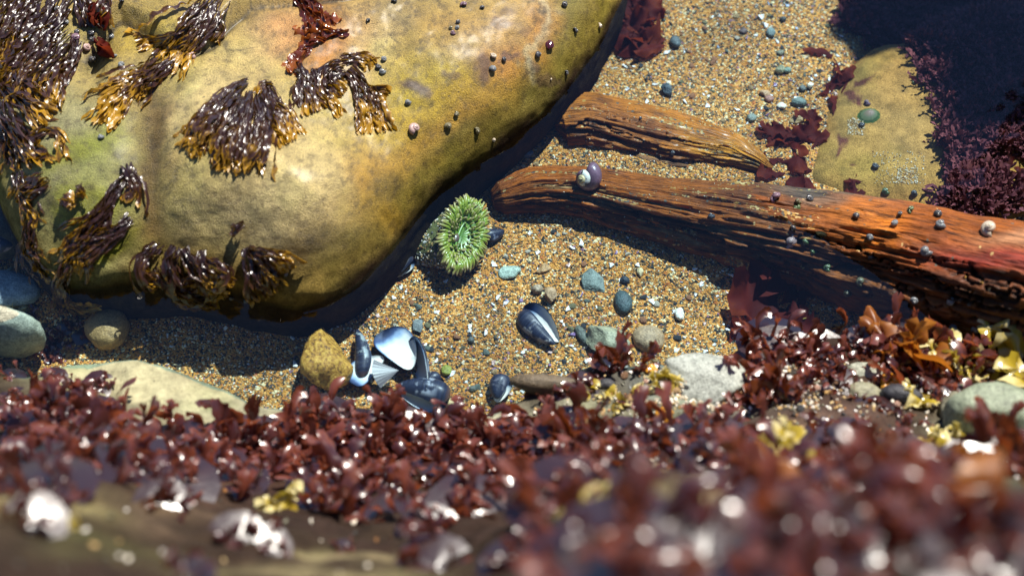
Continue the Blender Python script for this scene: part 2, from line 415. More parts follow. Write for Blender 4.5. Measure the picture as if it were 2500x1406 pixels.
zb = [(150, 420, 190, 300, 0, (.25, .24, .11), .9), (90, 260, 120, 120, 0, (.26, .25, .12), .7), (230, 640, 200, 110, -25, (.30, .28, .13), .9),
      (180, 380, 100, 70, -20, GRN, .9), (210, 540, 100, 60, -30, GRN, .9), (560, 100, 60, 40, 0, GRN, .5), (1060, 260, 120, 40, -20, (.27, .25, .02), .8), (1180, 390, 120, 40, -35, GRN, .5), (480, 260, 80, 50, -30, PALE, .6), (300, 610, 110, 40, -30, GRN, .9), (390, 90, 150, 60, 0, YEL, .6), (620, 100, 160, 60, 0, PALE, .5),
      (375, 350, 42, 130, 8, BRN, .75), (400, 520, 60, 110, -14, BRN, .7), (430, 550, 90, 90, 0, BRN, .7), (700, 300, 250, 120, 20, PALE, .6), (740, 490, 230, 130, -10, PALE, 1.), (620, 560, 120, 80, 0, PALE, .4),  # brown streak: ochre deepened, painting in the shade between the bulges
      (680, 80, 90, 70, 0, (.46, .26, .10), .8), (810, 90, 100, 90, 0, ORG, .75), (880, 120, 50, 90, 10, PALE, .6), (960, 450, 150, 120, -30, OCH, .8), (1010, 230, 180, 90, -10, YEL, .8),
      (940, 60, 70, 40, 0, (.24, .19, .08), .6), (1090, 80, 100, 60, 0, OCH, .5), (1250, 110, 130, 90, 0, ORG, .85), (1130, 300, 150, 60, -20, OCH, .8), (1230, 210, 100, 60, -30, OCH, .8),
      (1425, 90, 90, 200, 10, OLV, 1.), (1330, 250, 170, 70, -38, (.22, .18, .05), .9), (1120, 400, 230, 75, -35, (.19, .145, .035), .95), (900, 590, 190, 50, -30, (.20, .15, .04), .8), (650, 650, 260, 50, 0, (.17, .12, .04), .8), (1150, 90, 150, 60, -25, (.38, .32, .14), .4)]
col_b = pxcol(V, (.315, .222, .058), zb, 5)
pv, pw = to_px(V)
jx = pv+14*fbm(V*60, 3, 9); jy = pw+14*fbm(V*60, 3, 19)
for (x, y, rx, ry, rt, a) in [(1010, 215, 34, 14, 10, .85), (1035, 235, 16, 16, 0, .7), (1175, 160, 22, 38, 10, .7), (1100, 190, 18, 12, 0, .6), (1245, 143, 22, 12, 0, .65), (1222, 65, 20, 18, 0, .5),
                              (1238, 30, 16, 10, 0, .4), (1300, 165, 30, 12, 35, .55), (1340, 200, 26, 14, 0, .5), (1280, 78, 14, 10, 0, .35), (850, 262, 10, 8, 0, .3), (1140, 115, 12, 14, 0, .3)]:
    f = np.clip(1.6*gz(jx, jy, x, y, rx, ry, rt)-.25, 0, a)[:, None]
    col_b = col_b*(1-f)+np.array((.075, .038, .05))*f
fl = np.exp(-(seg_dist(jx, jy, [(1310, -10), (1345, 40), (1335, 85), (1290, 130), (1285, 165), (1300, 190)])/12)**2)[:, None]*.5
col_b = col_b*(1-fl)+np.array((.50, .48, .33))*fl
# shade on the wetted lower face, painted in as a dark band
wet_shade_f = (sstep(.098, .066, V[:, 2]+.012*fbm(V*25, 3, 31)))[:, None]*.95
col_b = col_b*(1-wet_shade_f)+np.array((.034, .021, .018))*wet_shade_f
ck = np.exp(-(seg_dist(jx*.35+pv*.65, jy*.35+pw*.65, CRACK)/5.5)**2)[:, None]*.9
for cr in ([(940, 70), (965, 85), (985, 110)], [(1300, 0), (1310, 15), (1330, 30)], [(515, 95), (560, 120), (600, 125)], [(1290, 175), (1320, 200), (1335, 215)], [(100, 700), (160, 640), (185, 600)]):
    ck = np.maximum(ck, np.exp(-(seg_dist(jx, jy, cr)/3.5)**2)[:, None]*.7)
col_b = col_b*(1-ck)+np.array((.03, .024, .015))*ck
pit = sstep(.70, .80, fbm(V*150, 2, 91)*.5+.5)[:, None]*.45
col_b = col_b*(1-pit)+np.array((.07, .05, .025))*pit
col_b = col_b*np.array((.84, .82, .76))
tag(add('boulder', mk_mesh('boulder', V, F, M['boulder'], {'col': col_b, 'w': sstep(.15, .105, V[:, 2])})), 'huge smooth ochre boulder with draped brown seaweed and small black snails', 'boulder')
reg('boulder', V, F)

# flat submerged rock at the far right
R_OUT = [(1935, 460), (1952, 410), (1995, 310), (2045, 200), (2105, 120), (2230, 70), (2400, 30), (2700, 60), (2800, 300), (2650, 520), (2500, 560), (2300, 555), (2150, 530), (2020, 495)]
V, F = boulder(R_OUT, (2330, 330), .018, 320, 120, 3.2, 7, z0=-.06, seed=21, namp=(.006, .003), nfr=(7, 25))
zr = [(2060, 250, 60, 160, 20, (.27, .17, .05), .6), (2200, 350, 120, 110, 0, (.50, .28, .09), .6), (2090, 400, 130, 80, 0, (.42, .23, .06), .6)]
cr_ = pxcol(V, (.44, .21, .05), zr, 8)
pv, pw = to_px(V); jx = pv+10*fbm(V*70, 3, 3); jy = pw+10*fbm(V*70, 3, 4)
for (x, y, rx, ry, rt) in [(2110, 200, 26, 10, -30), (2075, 230, 14, 10, 0), (2058, 350, 14, 14, 30), (2085, 400, 8, 5, 0), (2095, 240, 10, 10, 0), (2050, 370, 10, 7, 0)]:
    f = np.clip(1.8*gz(jx, jy, x, y, rx, ry, rt)-.3, 0, .8)[:, None]; cr_ = cr_*(1-f)+np.array((.11, .012, .03))*f
spk = sstep(.60, .74, fbm(V*70, 2, 61)*.5+.5)[:, None]*.25
cr_ = cr_*(1-spk)+np.array((.05, .04, .02))*spk
tag(add('submerged_rock', mk_mesh('submerged_rock', V, F, M['bedrock'], {'col': cr_})), 'flat ochre rock lying underwater beyond the driftwood log', 'rock')
reg('flatrock', V, F)

# rock outcrop beyond the frame that shades the far right of the pool
SH = [(2095, -120), (2060, 10), (2020, 85), (2075, 105), (2120, 165), (2185, 150), (2225, 200), (2300, 262), (2245, 292), (2290, 335), (2262, 370), (2305, 395), (2300, 430), (2345, 425),
      (2370, 392), (2480, 385), (2500, 440), (2560, 500), (2700, 560), (2900, 500), (3000, 200), (2900, -200), (2500, -400)]
base = np.array([PZ(x, y, -.01) for x, y in SH])
dens = []
for a, b in zip(base, np.roll(base, -1, 0)):
    for q in range(10): dens.append(a+(b-a)*q/10)
dens = np.array(dens)
fr_ = .010*vnoise(dens*70, 2)+.006*vnoise(dens*160, 4)
cen = dens.mean(0)
sd = np.array(SUND)/SUND.z
rings = []
for (h, s, bx, by) in [(-.1, 1.0, 2.2, 2.6), (.8, 1.0, 1.6, 2.0), (1.7, .9, .5, .6), (2.05, 1.0, 0, 0), (2.2, 1.0, 0, 0), (2.4, .9, .02, .03), (2.5, .5, .02, .03), (2.55, .0, .02, .03)]:
    d = dens-cen; ln = np.linalg.norm(d, axis=1)[:, None]
    ring = cen+d*s*(1+fr_[:, None]/ln) + sd*h + np.array([bx, by, 0])
    ring[:, 2] = h + .01*vnoise(ring*9, 5)
    rings.append(ring)
V = np.concatenate(rings); F = gridF(len(rings), len(dens), True)
V = V+.008*np.stack([fbm(V*20, 3, q) for q in (1, 2, 3)], -1)*np.repeat(np.array([1, 1, 1, .3, .3, 1, 1, 0]), len(dens))[:, None]
tag(add('rock_outcrop', mk_mesh('rock_outcrop', V, F, M['ledge'], {'col': np.tile((.12, .1, .07), (len(V), 1))}, smooth=False)), 'dark weedy rock overhanging the far right of the pool', kind='structure')

# ------------------------------------------------------------------ near ledge
LIP = [(-500, 800), (-150, 850), (0, 880), (60, 893), (200, 868), (330, 862), (450, 898), (560, 938), (650, 978), (760, 1005), (900, 1015), (1050, 1008), (1180, 1000),
       (1260, 965), (1330, 918), (1430, 882), (1550, 868), (1650, 870), (1790, 868), (1830, 850), (1870, 825), (1950, 815), (2100, 815), (2250, 825), (2400, 850), (2550, 880), (3100, 870)]
lipw = np.array([PZ(x, y, .085)[:2] for x, y in LIP])
def ledge_z(X, Y):
    yl = np.interp(X, lipw[:, 0], lipw[:, 1])
    P = np.column_stack([X.ravel(), Y.ravel(), 0*X.ravel()])
    yl = yl + (.006*fbm(P*14, 3, 71)).reshape(X.shape)
    s = yl-Y
    n = (.012*fbm(P*9, 4, 13)+.007*fbm(P*30, 4, 15)).reshape(X.shape)
    st = (.5+.5*fbm(P*np.array([2.5, 7, 1]), 2, 25)).reshape(X.shape)
    top = .083 + .22*np.clip(s, 0, 9) + .47*sstep(.05, .56, np.minimum(s, .885-Y)) + .10*sstep(.50, .24, Y) - .012*np.exp(-np.clip(s, 0, 9)/.012)
    q = top/.055+st*1.2
    stp = (np.floor(q)+sstep(.25, .85, q-np.floor(q))-q)*.055*.55
    top = top + n*sstep(-.01, .05, s) + stp*sstep(.10, .25, s)
    fall = .083 - .012 - np.clip(-s, 0, .4)*3.2
    return np.where(s > 0, top, np.maximum(fall, -.08)), s
lx = np.arange(-.75, .95, .006); ly = np.concatenate([np.arange(-.6, .25, .03), np.arange(.25, 1.16, .005)])
XX, YY = np.meshgrid(lx, ly); ZZ, SS = ledge_z(XX, YY)
V = np.stack([XX, YY, ZZ], -1).reshape(-1, 3); F = gridF(len(ly), len(lx))
zl = [(350, 930, 330, 80, 15, (.40, .37, .22), .95), (1700, 920, 150, 60, 0, (.27, .29, .25), .9), (1050, 1015, 500, 45, 0, (.34, .33, .23), .9), (250, 1330, 160, 30, 0, (.08, .07, .03), .7), (560, 1180, 160, 30, 0, (.09, .045, .03), .7), (480, 1390, 120, 20, 0, (.10, .085, .04), .6), (2440, 1010, 140, 110, -30, (.24, .26, .17), .9),
      (60, 1235, 190, 36, 2, (.22, .18, .085), .9), (800, 1385, 220, 24, 0, (.20, .16, .085), .8), (420, 1250, 120, 25, 0, (.12, .08, .05), .6), (2050, 1270, 170, 60, 10, (.34, .27, .15), .7), (1700, 1215, 120, 40, 0, (.28, .22, .12), .6),
      (2000, 1010, 230, 70, 0, (.10, .06, .045), .8)]
cl = pxcol(V, (.030, .017, .012), zl, 12, 12., 40.)
me_l = mk_mesh('near_ledge', V, F, M['ledge'], {'col': cl})
tag(add('near_ledge', me_l), 'near rock ledge rising toward the viewer under red seaweed', kind='structure')
reg('ledge', V, F)

# ------------------------------------------------------------------ driftwood
def log_mesh(path, nlen, nar, seed, fiss=.006, flat=1.0, cracks=(), flk=(.25, .0)):
    """path rows: px, py, z of the axis, radius"""
    P = np.array([PZ(a, b, c) for a, b, c, d in path]); rr = np.array([d for *_, d in path])
    cum = np.concatenate([[0], np.cumsum(np.linalg.norm(np.diff(P, axis=0), axis=1))])
    s = np.linspace(0, cum[-1], nlen)
    C = np.stack([np.interp(s, cum, P[:, k]) for k in range(3)], -1); r = np.interp(s, cum, rr)
    k = np.hanning(nlen//12 | 1); k /= k.sum(); pad = len(k)//2
    sm = lambda a: np.convolve(np.concatenate([np.full(pad, a[0])+(a[0]-a[pad:0:-1]), a, np.full(pad, a[-1])+(a[-1]-a[-2:-pad-2:-1])]), k, 'valid')
    C = np.stack([sm(C[:, q]) for q in range(3)], -1)
    T = np.gradient(C, axis=0); T /= np.linalg.norm(T, axis=1)[:, None]
    up = np.array([0, 0, 1.]); S = np.cross(T, up); S /= np.linalg.norm(S, axis=1)[:, None]; U = np.cross(S, T)
    th = np.linspace(0, 2*math.pi, nar, endpoint=False)
    ss = np.repeat(s[:, None], nar, 1); tt = np.repeat(th[None], nlen, 0)
    ds = np.stack([ss*14, np.cos(tt)*14, np.sin(tt)*14], -1).reshape(-1, 3); dz = np.stack([ss*26, np.cos(tt)*30, np.sin(tt)*30], -1).reshape(-1, 3)
    f1 = fbm(ds*np.array([.6, 1, 1]), 4, seed, .6).reshape(nlen, nar); f2 = fbm(dz, 3, seed+9, .6).reshape(nlen, nar)
    lump = fbm(np.stack([ss*6, np.cos(tt)*1.3, np.sin(tt)*1.3], -1).reshape(-1, 3), 3, seed+4).reshape(nlen, nar)
    wob = fbm(np.stack([ss*22, tt*2, 0*ss], -1).reshape(-1, 3), 4, seed+6, .6).reshape(nlen, nar)
    u = ss/s[-1]; crev = np.zeros_like(u)
    for (u0, t0, u1, t1, wd) in cracks:
        x = np.clip((u-u0)/(u1-u0), 0, 1); line = t0+(t1-t0)*x+.16*wob
        ends = sstep(u0, u0+.05*(u1-u0)+.01, u)*sstep(u1, u1-.05*(u1-u0)-.01, u)
        crev = np.maximum(crev, ends*np.exp(-((tt-line)/(wd*.5*(.35+1.1*np.abs(wob))))**2))
    flank = np.clip(np.cos(tt-flk[0])*1.3-.25+.8*lump, 0, 1)*sstep(flk[1], flk[1]+.12, u)
    flake = np.clip(-f1-.05, 0, 1)*flank
    crev = np.clip(crev+.55*flake, 0, 1)
    rad = r[:, None]*(1+.13*lump) + fiss*(.30*f1*(.45+flank)+.26*f2*(.5+flank)-1.15*crev)
    crev = -crev
    rad[0] *= .05; rad[-1] *= .05
    V = C[:, None]+S[:, None]*(rad*np.cos(tt))[..., None]+U[:, None]*(rad*np.sin(tt)*flat)[..., None]
    g = np.stack([ss, tt*r.mean(), 0*ss], -1).reshape(-1, 3)
    return V.reshape(-1, 3), gridF(nlen, nar, True), g, (-crev).ravel(), f1.ravel()
LOGP = [(1200, 488, .006, .010), (1222, 484, .006, .022), (1300, 462, .008, .031), (1420, 468, .010, .034), (1600, 508, .014, .041), (1800, 550, .020, .050), (2000, 592, .024, .057), (2150, 630, .036, .064),
        (2300, 668, .056, .068), (2450, 705, .075, .070), (2700, 765, .10, .072), (3000, 830, .13, .072)]
V, F, g, cv, f1 = log_mesh(LOGP, 720, 220, 5, .0085, 1.0, [(.10, .75, .36, .62, .09), (.20, .45, .50, .30, .07), (.42, .95, .80, .70, .05), (.06, 1.25, .16, 1.1, .05), (.48, .45, 1., .35, .08), (.55, .75, .9, .62, .05), (.3, .1, .7, 0.05, .08), (.60, 1.15, .95, 1.05, .04), (.02, .35, .2, .25, .05), (.66, 1.0, 1., .9, .05)])
zw = [(1350, 430, 200, 60, 8, (.46, .115, .004), .9), (1650, 480, 250, 60, 14, (.34, .09, .005), .8), (1950, 520, 200, 50, 15, (.19, .055, .009), .8), (2000, 470, 150, 25, 14, (.17, .11, .07), .7), (2190, 575, 120, 24, 14, (.66, .21, .008), 1.),
      (2080, 540, 70, 30, 14, (.40, .13, .02), .7), (2330, 605, 150, 30, 14, (.30, .075, .018), .9), (2430, 640, 180, 26, 12, (.27, .04, .022), .9), (2470, 600, 80, 18, 10, (.44, .20, .09), .9), (2350, 680, 200, 30, 14, (.13, .04, .018), .8),
      (2400, 760, 240, 50, 14, (.16, .065, .018), .7)]
cw = pxcol(V, (.26, .068, .004), zw, 15, 12., 30.)
cw = cw*(1-.93*np.clip(1.3*cv, 0, 1)[:, None])
pvx, pvy = to_px(V)
belly = (np.clip(.5+1.4*fbm(np.column_stack([g[:, 0]*9, g[:, 1]*90, 0*g[:, 0]]), 3, 3), 0, 1)*sstep(.08, .25, cv)*sstep(1250, 1350, pvx)*sstep(2000, 1700, pvx))[:, None]*.8
cw = cw*(1-belly)+np.array((.42, .29, .12))*belly
tag(add('driftwood_log', mk_mesh('driftwood_log', V, F, M['wood'], {'col': cw, 'gr': g})), 'long orange brown driftwood log lying across the pool, split along its grain', 'log')
reg('log', V, F)
PLP = [(1350, 300, .008, .016), (1370, 294, .008, .034), (1440, 290, .010, .039), (1550, 317, .010, .039), (1680, 347, .008, .034), (1790, 367, .008, .025), (1850, 392, .010, .012), (1885, 415, .006, .004)]
V, F, g, cv, f1 = log_mesh(PLP, 360, 150, 31, .0085, .62, [(.05, .9, .5, .7, .07), (.25, .40, .75, .30, .10), (.5, 1.2, .95, 1.0, .04), (.1, 1.5, .4, 1.35, .04)], (.2, -.2))
cw = pxcol(V, (.47, .145, .007), [(1450, 300, 110, 60, 0, (.34, .10, .012), .7), (1780, 360, 100, 30, 15, (.62, .24, .012), .9), (1600, 310, 90, 24, 10, (.30, .08, .008), .7)], 18, 12., 30.)*(1-.93*np.clip(1.3*cv, 0, 1)[:, None])
tag(add('driftwood_plank', mk_mesh('driftwood_plank', V, F, M['wood'], {'col': cw, 'gr': g})), 'short weathered orange driftwood piece half buried above the log', 'driftwood')
reg('plank', V, F)
for k, (pth, lab) in enumerate([([(1480, 352, .004, .002), (1500, 362, .006, .006), (1580, 392, .006, .008), (1660, 408, .005, .007), (1740, 415, .003, .002)], 'thin dark wood splinter lying between the driftwood pieces'),
                   ([(1788, 398, .003, .002), (1800, 402, .006, .007), (1850, 412, .006, .008), (1895, 428, .004, .003)], 'short frayed wood splinter near the red seaweed')]):
    V, F, g, cv, f1 = log_mesh(pth, 90, 50, 50+k, .003, .8, [(.1, .8, .9, .6, .15)], (.5, -.2))
    tag(add('wood_splinter', mk_mesh('wood_splinter', V, F, M['wood'], {'col': np.tile((.26, .115, .04), (len(V), 1))*(1-.8*cv[:, None]), 'gr': g})), lab, 'driftwood', 'driftwood splinters')
#@@PART2@@
# ------------------------------------------------------------------ seaweed ribbons
class MB:
    def __init__(s): s.V = []; s.F = []; s.t = []; s.e = []; s.n = 0
    def grid(s, V, n, m, t, e):
        s.V.append(V.reshape(-1, 3)); s.F.append(gridF(n, m)+s.n); s.t.append(t.ravel()); s.e.append(e.ravel()); s.n += n*m
    def mesh(s, name, mat, origin=(0, 0, 0)):
        V = np.concatenate(s.V)-np.asarray(origin)
        return mk_mesh(name, V, np.concatenate(s.F), mat, {'t': np.concatenate(s.t), 'e': np.concatenate(s.e)})
def norml(a): return a/(np.linalg.norm(a, axis=-1)[..., None]+1e-12)
def ribbon(mb, P, N, width, prof, rg, ruffle=.5, freq=3., curl=0., cols=5, t0=0., t1=1., notch=0.):
    n = len(P); T = norml(np.gradient(P, axis=0)); S = norml(np.cross(T, N)); NN = np.cross(S, T)
    s = np.linspace(0, 1, n); c = np.linspace(-1, 1, cols)
    w = width*prof(s)
    pa, pb = rg.random(2)*6.28; fa, fb = freq*(.7+.6*rg.random(2))
    w2 = np.stack([w*(1+.28*np.sin(s*fa*9+pa)+.15*np.sin(s*23+pb)), w*(1+.28*np.sin(s*fb*9+pb)+.15*np.sin(s*19+pa))], 0)
    W = np.where(c[None] < 0, w2[0][:, None], w2[1][:, None])*c[None]
    ph = np.where(c[None] < 0, np.sin(6.28*fa*s+pa)[:, None], np.sin(6.28*fb*s+pb)[:, None])
    H = ruffle*width*ph*np.abs(c[None])**1.3*np.minimum(1, prof(s))[:, None] + curl*width*(c[None]**2)*prof(s)[:, None]
    V = P[:, None]+S[:, None]*W[..., None]+NN[:, None]*H[..., None]
    if notch: V = V - T[:, None]*(notch*width*(1-np.abs(c[None]))*sstep(.75, 1, s)[:, None])[..., None]
    mb.grid(V, n, cols, np.repeat((t0+(t1-t0)*s)[:, None], cols, 1), np.repeat(np.abs(c)[None], n, 0))
PROF_STRAP = lambda s: (.30+.75*s**.7)*(1-.75*sstep(.93, 1., s))
PROF_FAN = lambda s: (.16+.95*s**1.3)*(1-.75*sstep(.90, 1, s))
PROF_LEAF = lambda s: (.12+1.0*np.sin(np.pi*np.clip(s*.90+.04, 0, 1))**.9)

def resample(pl, n):
    pl = np.array(pl, float); cum = np.concatenate([[0], np.cumsum(np.hypot(*np.diff(pl, axis=0).T))])
    s = np.linspace(0, cum[-1], n)
    x = np.interp(s, cum, pl[:, 0]); y = np.interp(s, cum, pl[:, 1])
    if n > 6:
        k = np.array([1, 2, 3, 2, 1.])/9
        f = lambda a: np.concatenate([a[:2], np.convolve(a, k, 'valid'), a[-2:]])
        x, y = f(x), f(y)
    return np.column_stack([x, y]), cum[-1]
def lay_frond(pl, spread, count, keys, rg, wid=(2.8, 6.4), lift=(.0004, .0035), ruffle=.9, seglen=(90, 200), t=(0., 1.), cols=5, splay=.0):
    """a bundle of ruffled ribbons lying along a line of the photograph, on the rock under it"""
    mb = MB(); full, L = resample(pl, 60); spread = np.asarray(spread)*.82
    tn = norml(np.gradient(full, axis=0)); nr = np.column_stack([-tn[:, 1], tn[:, 0]])
    for q in range(int(count*.85)):
        big = rg.random() < .16; ln = min(L, rg.uniform(*seglen)*(1.5 if big else 1.)); a = rg.uniform(0, max(0, L-ln))/L; b = a+ln/L
        n = max(8, int(ln/7)); s = np.linspace(a, b, n)*59
        base = np.column_stack([np.interp(s, np.arange(60), full[:, k]) for k in (0, 1)])
        nv = np.column_stack([np.interp(s, np.arange(60), nr[:, k]) for k in (0, 1)])
        off = rg.uniform(-1, 1); u = np.linspace(0, 1, n); drift = rg.normal(0, .16)*ln
        spr = spread if np.ndim(spread) == 0 else np.interp(s/59, np.linspace(0, 1, len(spread)), spread)
        lat = off*spr*(1+splay*u) + drift*u**1.5 + 5*np.sin(u*rg.uniform(3, 9)+rg.uniform(0, 6))
        pp = base+nv*np.asarray(lat)[:, None]
        lf = rg.uniform(*lift); P = []; N = []
        for (x, y), uu in zip(pp, u):
            h = hit(x, y, keys)
            if h is None:
                if P: P.append(P[-1]+np.array([0, -.004, -.004])); N.append(N[-1])
                continue
            nn = np.array(h[1])
            P.append(np.array(h[0])+nn*(lf*(.35+1.0*math.sin(math.pi*min(1, uu*.9+.05)))+.002*math.sin(uu*rg.uniform(7, 14)))); N.append(nn)
        if len(P) < 6: continue
        P = np.array(P); N = np.array(N)
        k = np.array([1, 2, 1.])/4
        P[1:-1] = P[:-2]*.25+P[1:-1]*.5+P[2:]*.25; N[1:-1] = norml(N[:-2]*.25+N[1:-1]*.5+N[2:]*.25)
        tl = a+rg.uniform(-.12, .12)
        N = norml(N+rg.normal(0, .55, 3)+np.sin(np.linspace(0, rg.uniform(3, 9), len(N))+rg.uniform(0, 6))[:, None]*rg.normal(0, .5, 3))
        ribbon(mb, P, N, rg.uniform(*wid)*.00048*(1.55 if big else 1.), PROF_STRAP, rg, ruffle, ln/rg.uniform(26, 46), rg.uniform(-.4, .4), cols, t[0]+(t[1]-t[0])*tl, t[0]+(t[1]-t[0])*min(1.1, tl+b-a))
    return mb
def weed_thing(name, label, fronds, mat, keys, seed, part='frond', group=None, cat='seaweed', **kw):
    rg = np.random.default_rng(seed)
    x0, y0 = fronds[0][0][0]; h = hit(max(x0, -40), max(y0, -40), keys) or hit(*fronds[0][0][1], keys)
    o = tag(empty(name, h[0]), label, cat, group)
    for fr in fronds:
        k2 = dict(kw); k2.update(fr[3] if len(fr) > 3 else {})
        mb = lay_frond(fr[0], fr[1], fr[2], keys, rg, **k2)
        if mb.n: add(part, mb.mesh(part, mat, h[0]), o)
    return o
B = ['boulder']; W_ = M['weed']; GB = 'brown seaweed clumps draped on the boulder'
weed_thing('seaweed_mat', 'thick glossy brown seaweed mat hanging down the upper left of the boulder', [
    ([(150, -30), (120, 40), (60, 120), (-10, 190)], 62, 95), ([(60, -40), (10, 60), (-40, 150)], 55, 50),
    ([(190, 100), (170, 150), (130, 210), (108, 258)], 22, 30), ([(170, 60), (110, 130), (50, 200), (0, 270)], 48, 60),
    ([(20, 180), (40, 220), (80, 250), (130, 292)], 34, 34), ([(-10, 240), (10, 300), (40, 340), (60, 420)], 30, 34)], W_, B, 1, group=GB, lift=(.001, .008))
weed_thing('seaweed_clump', 'curled brown seaweed tuft with hooked tip on the left face of the boulder', [
    ([(0, 390), (60, 350), (120, 322), (150, 335), (160, 370), (165, 405)], 11, 22, {'seglen': (60, 130)}), ([(5, 330), (40, 380), (80, 375), (110, 360)], 20, 20)], W_, B, 2, group=GB)
weed_thing('seaweed_clump', 'knotted brown seaweed fringe running down the left edge of the boulder', [
    ([(125, 440), (90, 455), (60, 470), (40, 500)], 28, 34, {'seglen': (50, 90)}), ([(85, 520), (72, 560), (70, 610), (100, 660), (130, 690)], 18, 34, {'seglen': (60, 130)}), ([(40, 420), (60, 500), (75, 560)], 16, 16)], W_, B, 3, group=GB)
weed_thing('seaweed_clump', 'long brown seaweed tuft trailing diagonally from the top crack of the boulder', [
    ([(535, -10), (500, 50), (440, 110), (390, 165)], [44, 46, 36, 24], 62), ([(520, 60), (535, 75), (520, 105)], 16, 14, {'seglen': (50, 80), 't': (.3, 1.)}), ([(420, 130), (370, 180), (300, 225), (262, 262), (230, 318)], [26, 26, 22, 18, 6], 56, {'t': (.35, 1.05)}),
    ([(430, 90), (370, 105), (335, 118)], 10, 12, {'t': (.4, .9)}), ([(440, 150), (380, 200), (325, 235)], 8, 14, {'t': (.2, .7)})], W_, B, 4, group=GB, lift=(.001, .007))
weed_thing('seaweed_clump', 'reddish brown strap seaweed hanging over the top edge of the boulder', [
    ([(735, -20), (755, 25), (785, 70), (800, 85)], 22, 20, {'wid': (7, 13)}), ([(852, 80), (800, 86), (760, 95), (726, 108)], 6, 9, {'seglen': (90, 130), 'wid': (7, 11)}), ([(790, 98), (750, 118), (722, 155), (712, 185)], 7, 10, {'wid': (6, 10)}), ([(750, 60), (755, 90)], 10, 8, {'wid': (7, 12), 'seglen': (30, 40)})],
    mat_weed('russet_strap_weed', (.06, .012, .008), (.13, .028, .010), (.30, .09, .012), trans=.3, glow=(.6, .15, .02)), B, 5, group=GB)
weed_thing('seaweed_clump', 'sprawling brown seaweed clump with amber edges right of the boulder middle', [
    ([(720, 160), (740, 190), (730, 225), (738, 262)], 16, 26, {'t': (0, .6)}), ([(755, 170), (760, 215), (765, 250), (775, 275)], 22, 28), ([(840, 165), (800, 180), (790, 215), (830, 245)], 30, 36),
    ([(830, 150), (870, 140), (905, 145), (920, 160)], 18, 26, {'t': (.45, 1.1), 'seglen': (50, 90)}), ([(850, 170), (875, 195), (895, 240), (905, 290), (908, 328)], [20, 20, 24, 18, 8], 40, {'t': (.2, 1.)}), ([(900, 235), (925, 235), (945, 245)], 22, 18, {'t': (.5, 1.15), 'seglen': (40, 60)}), ([(800, 235), (820, 260), (835, 285)], 8, 10, {'t': (.5, 1.1)})], W_, B, 6, group=GB)
weed_thing('seaweed_clump', 'broad fan of brown seaweed with yellow tips in the middle of the boulder', [
    ([(605, 198), (560, 240), (505, 300), (455, 380)], [8, 24, 34, 26], 62, {'seglen': (110, 210)}), ([(610, 225), (595, 290), (570, 350), (550, 425)], [10, 24, 32, 26], 58, {'seglen': (110, 210)}), ([(590, 240), (545, 310), (520, 380)], [12, 26, 30], 26, {'seglen': (90, 160)}),
    ([(650, 205), (660, 260), (690, 310), (712, 350)], [14, 24, 30, 14], 50, {'seglen': (80, 170)}), ([(630, 235), (640, 290), (625, 350), (600, 420)], [10, 26, 30, 24], 46, {'seglen': (90, 190), 't': (.1, 1.05)}), ([(665, 205), (645, 215), (625, 235)], 10, 10, {'seglen': (40, 60)})], W_, B, 7, group=GB, lift=(.001, .007))
weed_thing('seaweed_clump', 'long twisted brown seaweed rope falling to the lower left foot of the boulder', [
    ([(308, 402), (318, 430), (330, 470), (310, 500)], 18, 24, {'seglen': (40, 80)}), ([(305, 425), (275, 480), (240, 540), (195, 590), (160, 650)], [14, 16, 20, 24, 20], 62), ([(322, 530), (290, 560), (240, 590), (195, 620), (170, 665)], [16, 20, 20, 18, 14], 52, {'t': (.1, .9)}),
    ([(165, 640), (150, 690), (160, 740), (195, 770), (235, 785)], [20, 16, 14, 12, 5], 40, {'t': (.4, 1.)})], W_, B, 8, group=GB, lift=(.001, .007))
weed_thing('seaweed_clump', 'row of looping brown seaweed curls above the shaded foot of the boulder', [
    ([(395, 590), (350, 630), (345, 660), (400, 700)], 15, 26, {'seglen': (70, 130)}), ([(435, 600), (420, 640), (440, 690), (480, 710)], 16, 26), ([(450, 605), (480, 650), (520, 690), (560, 715)], 16, 26), ([(498, 608), (500, 640), (545, 690)], 10, 14), ([(500, 630), (545, 640), (566, 668), (545, 680), (500, 660)], 5, 10, {'seglen': (110, 170)}), ([(380, 650), (420, 690), (470, 715), (540, 720)], 12, 20, {'t': (.3, .8)})], W_, B, 9, group=GB, lift=(.003, .014))
weed_thing('seaweed_clump', 'small fanned brown seaweed tuft just above the waterline of the boulder', [
    ([(605, 602), (625, 640), (645, 690), (660, 720)], [8, 22, 26, 20], 28), ([(612, 605), (665, 612), (705, 635), (715, 655)], 7, 14, {'seglen': (90, 140)}), ([(610, 610), (650, 640), (690, 680)], [6, 14, 20], 22)], W_, B, 10, group=GB, lift=(.003, .012))
for k, (pl, lab) in enumerate([([(196, 452), (203, 470), (200, 485)], 'tiny dark seaweed tuft left of the long twisted rope'), ([(150, 490), (165, 495), (190, 490)], 'small amber seaweed sprig on the mossy left face'),
                               ([(605, 545), (580, 555), (572, 580)], 'tiny wine red sprig casting a long shadow above the curls')]):
    weed_thing('seaweed_sprig', lab, [(pl, 8, 14, {'seglen': (18, 40), 'wid': (4, 7)})], W_, B, 20+k, group='small seaweed sprigs on the boulder', lift=(.004, .012))
weed_thing('seaweed_clump', 'dark red blade of seaweed stuck in the shaded cleft at the top left', [
    ([(240, 90), (255, 115), (272, 140), (282, 146)], 9, 9, {'wid': (9, 15), 'seglen': (40, 70)}), ([(245, 10), (250, 45), (235, 65)], 12, 14, {'wid': (7, 12), 'seglen': (40, 70)})], M['redsheet'], B, 30, lift=(.003, .01))
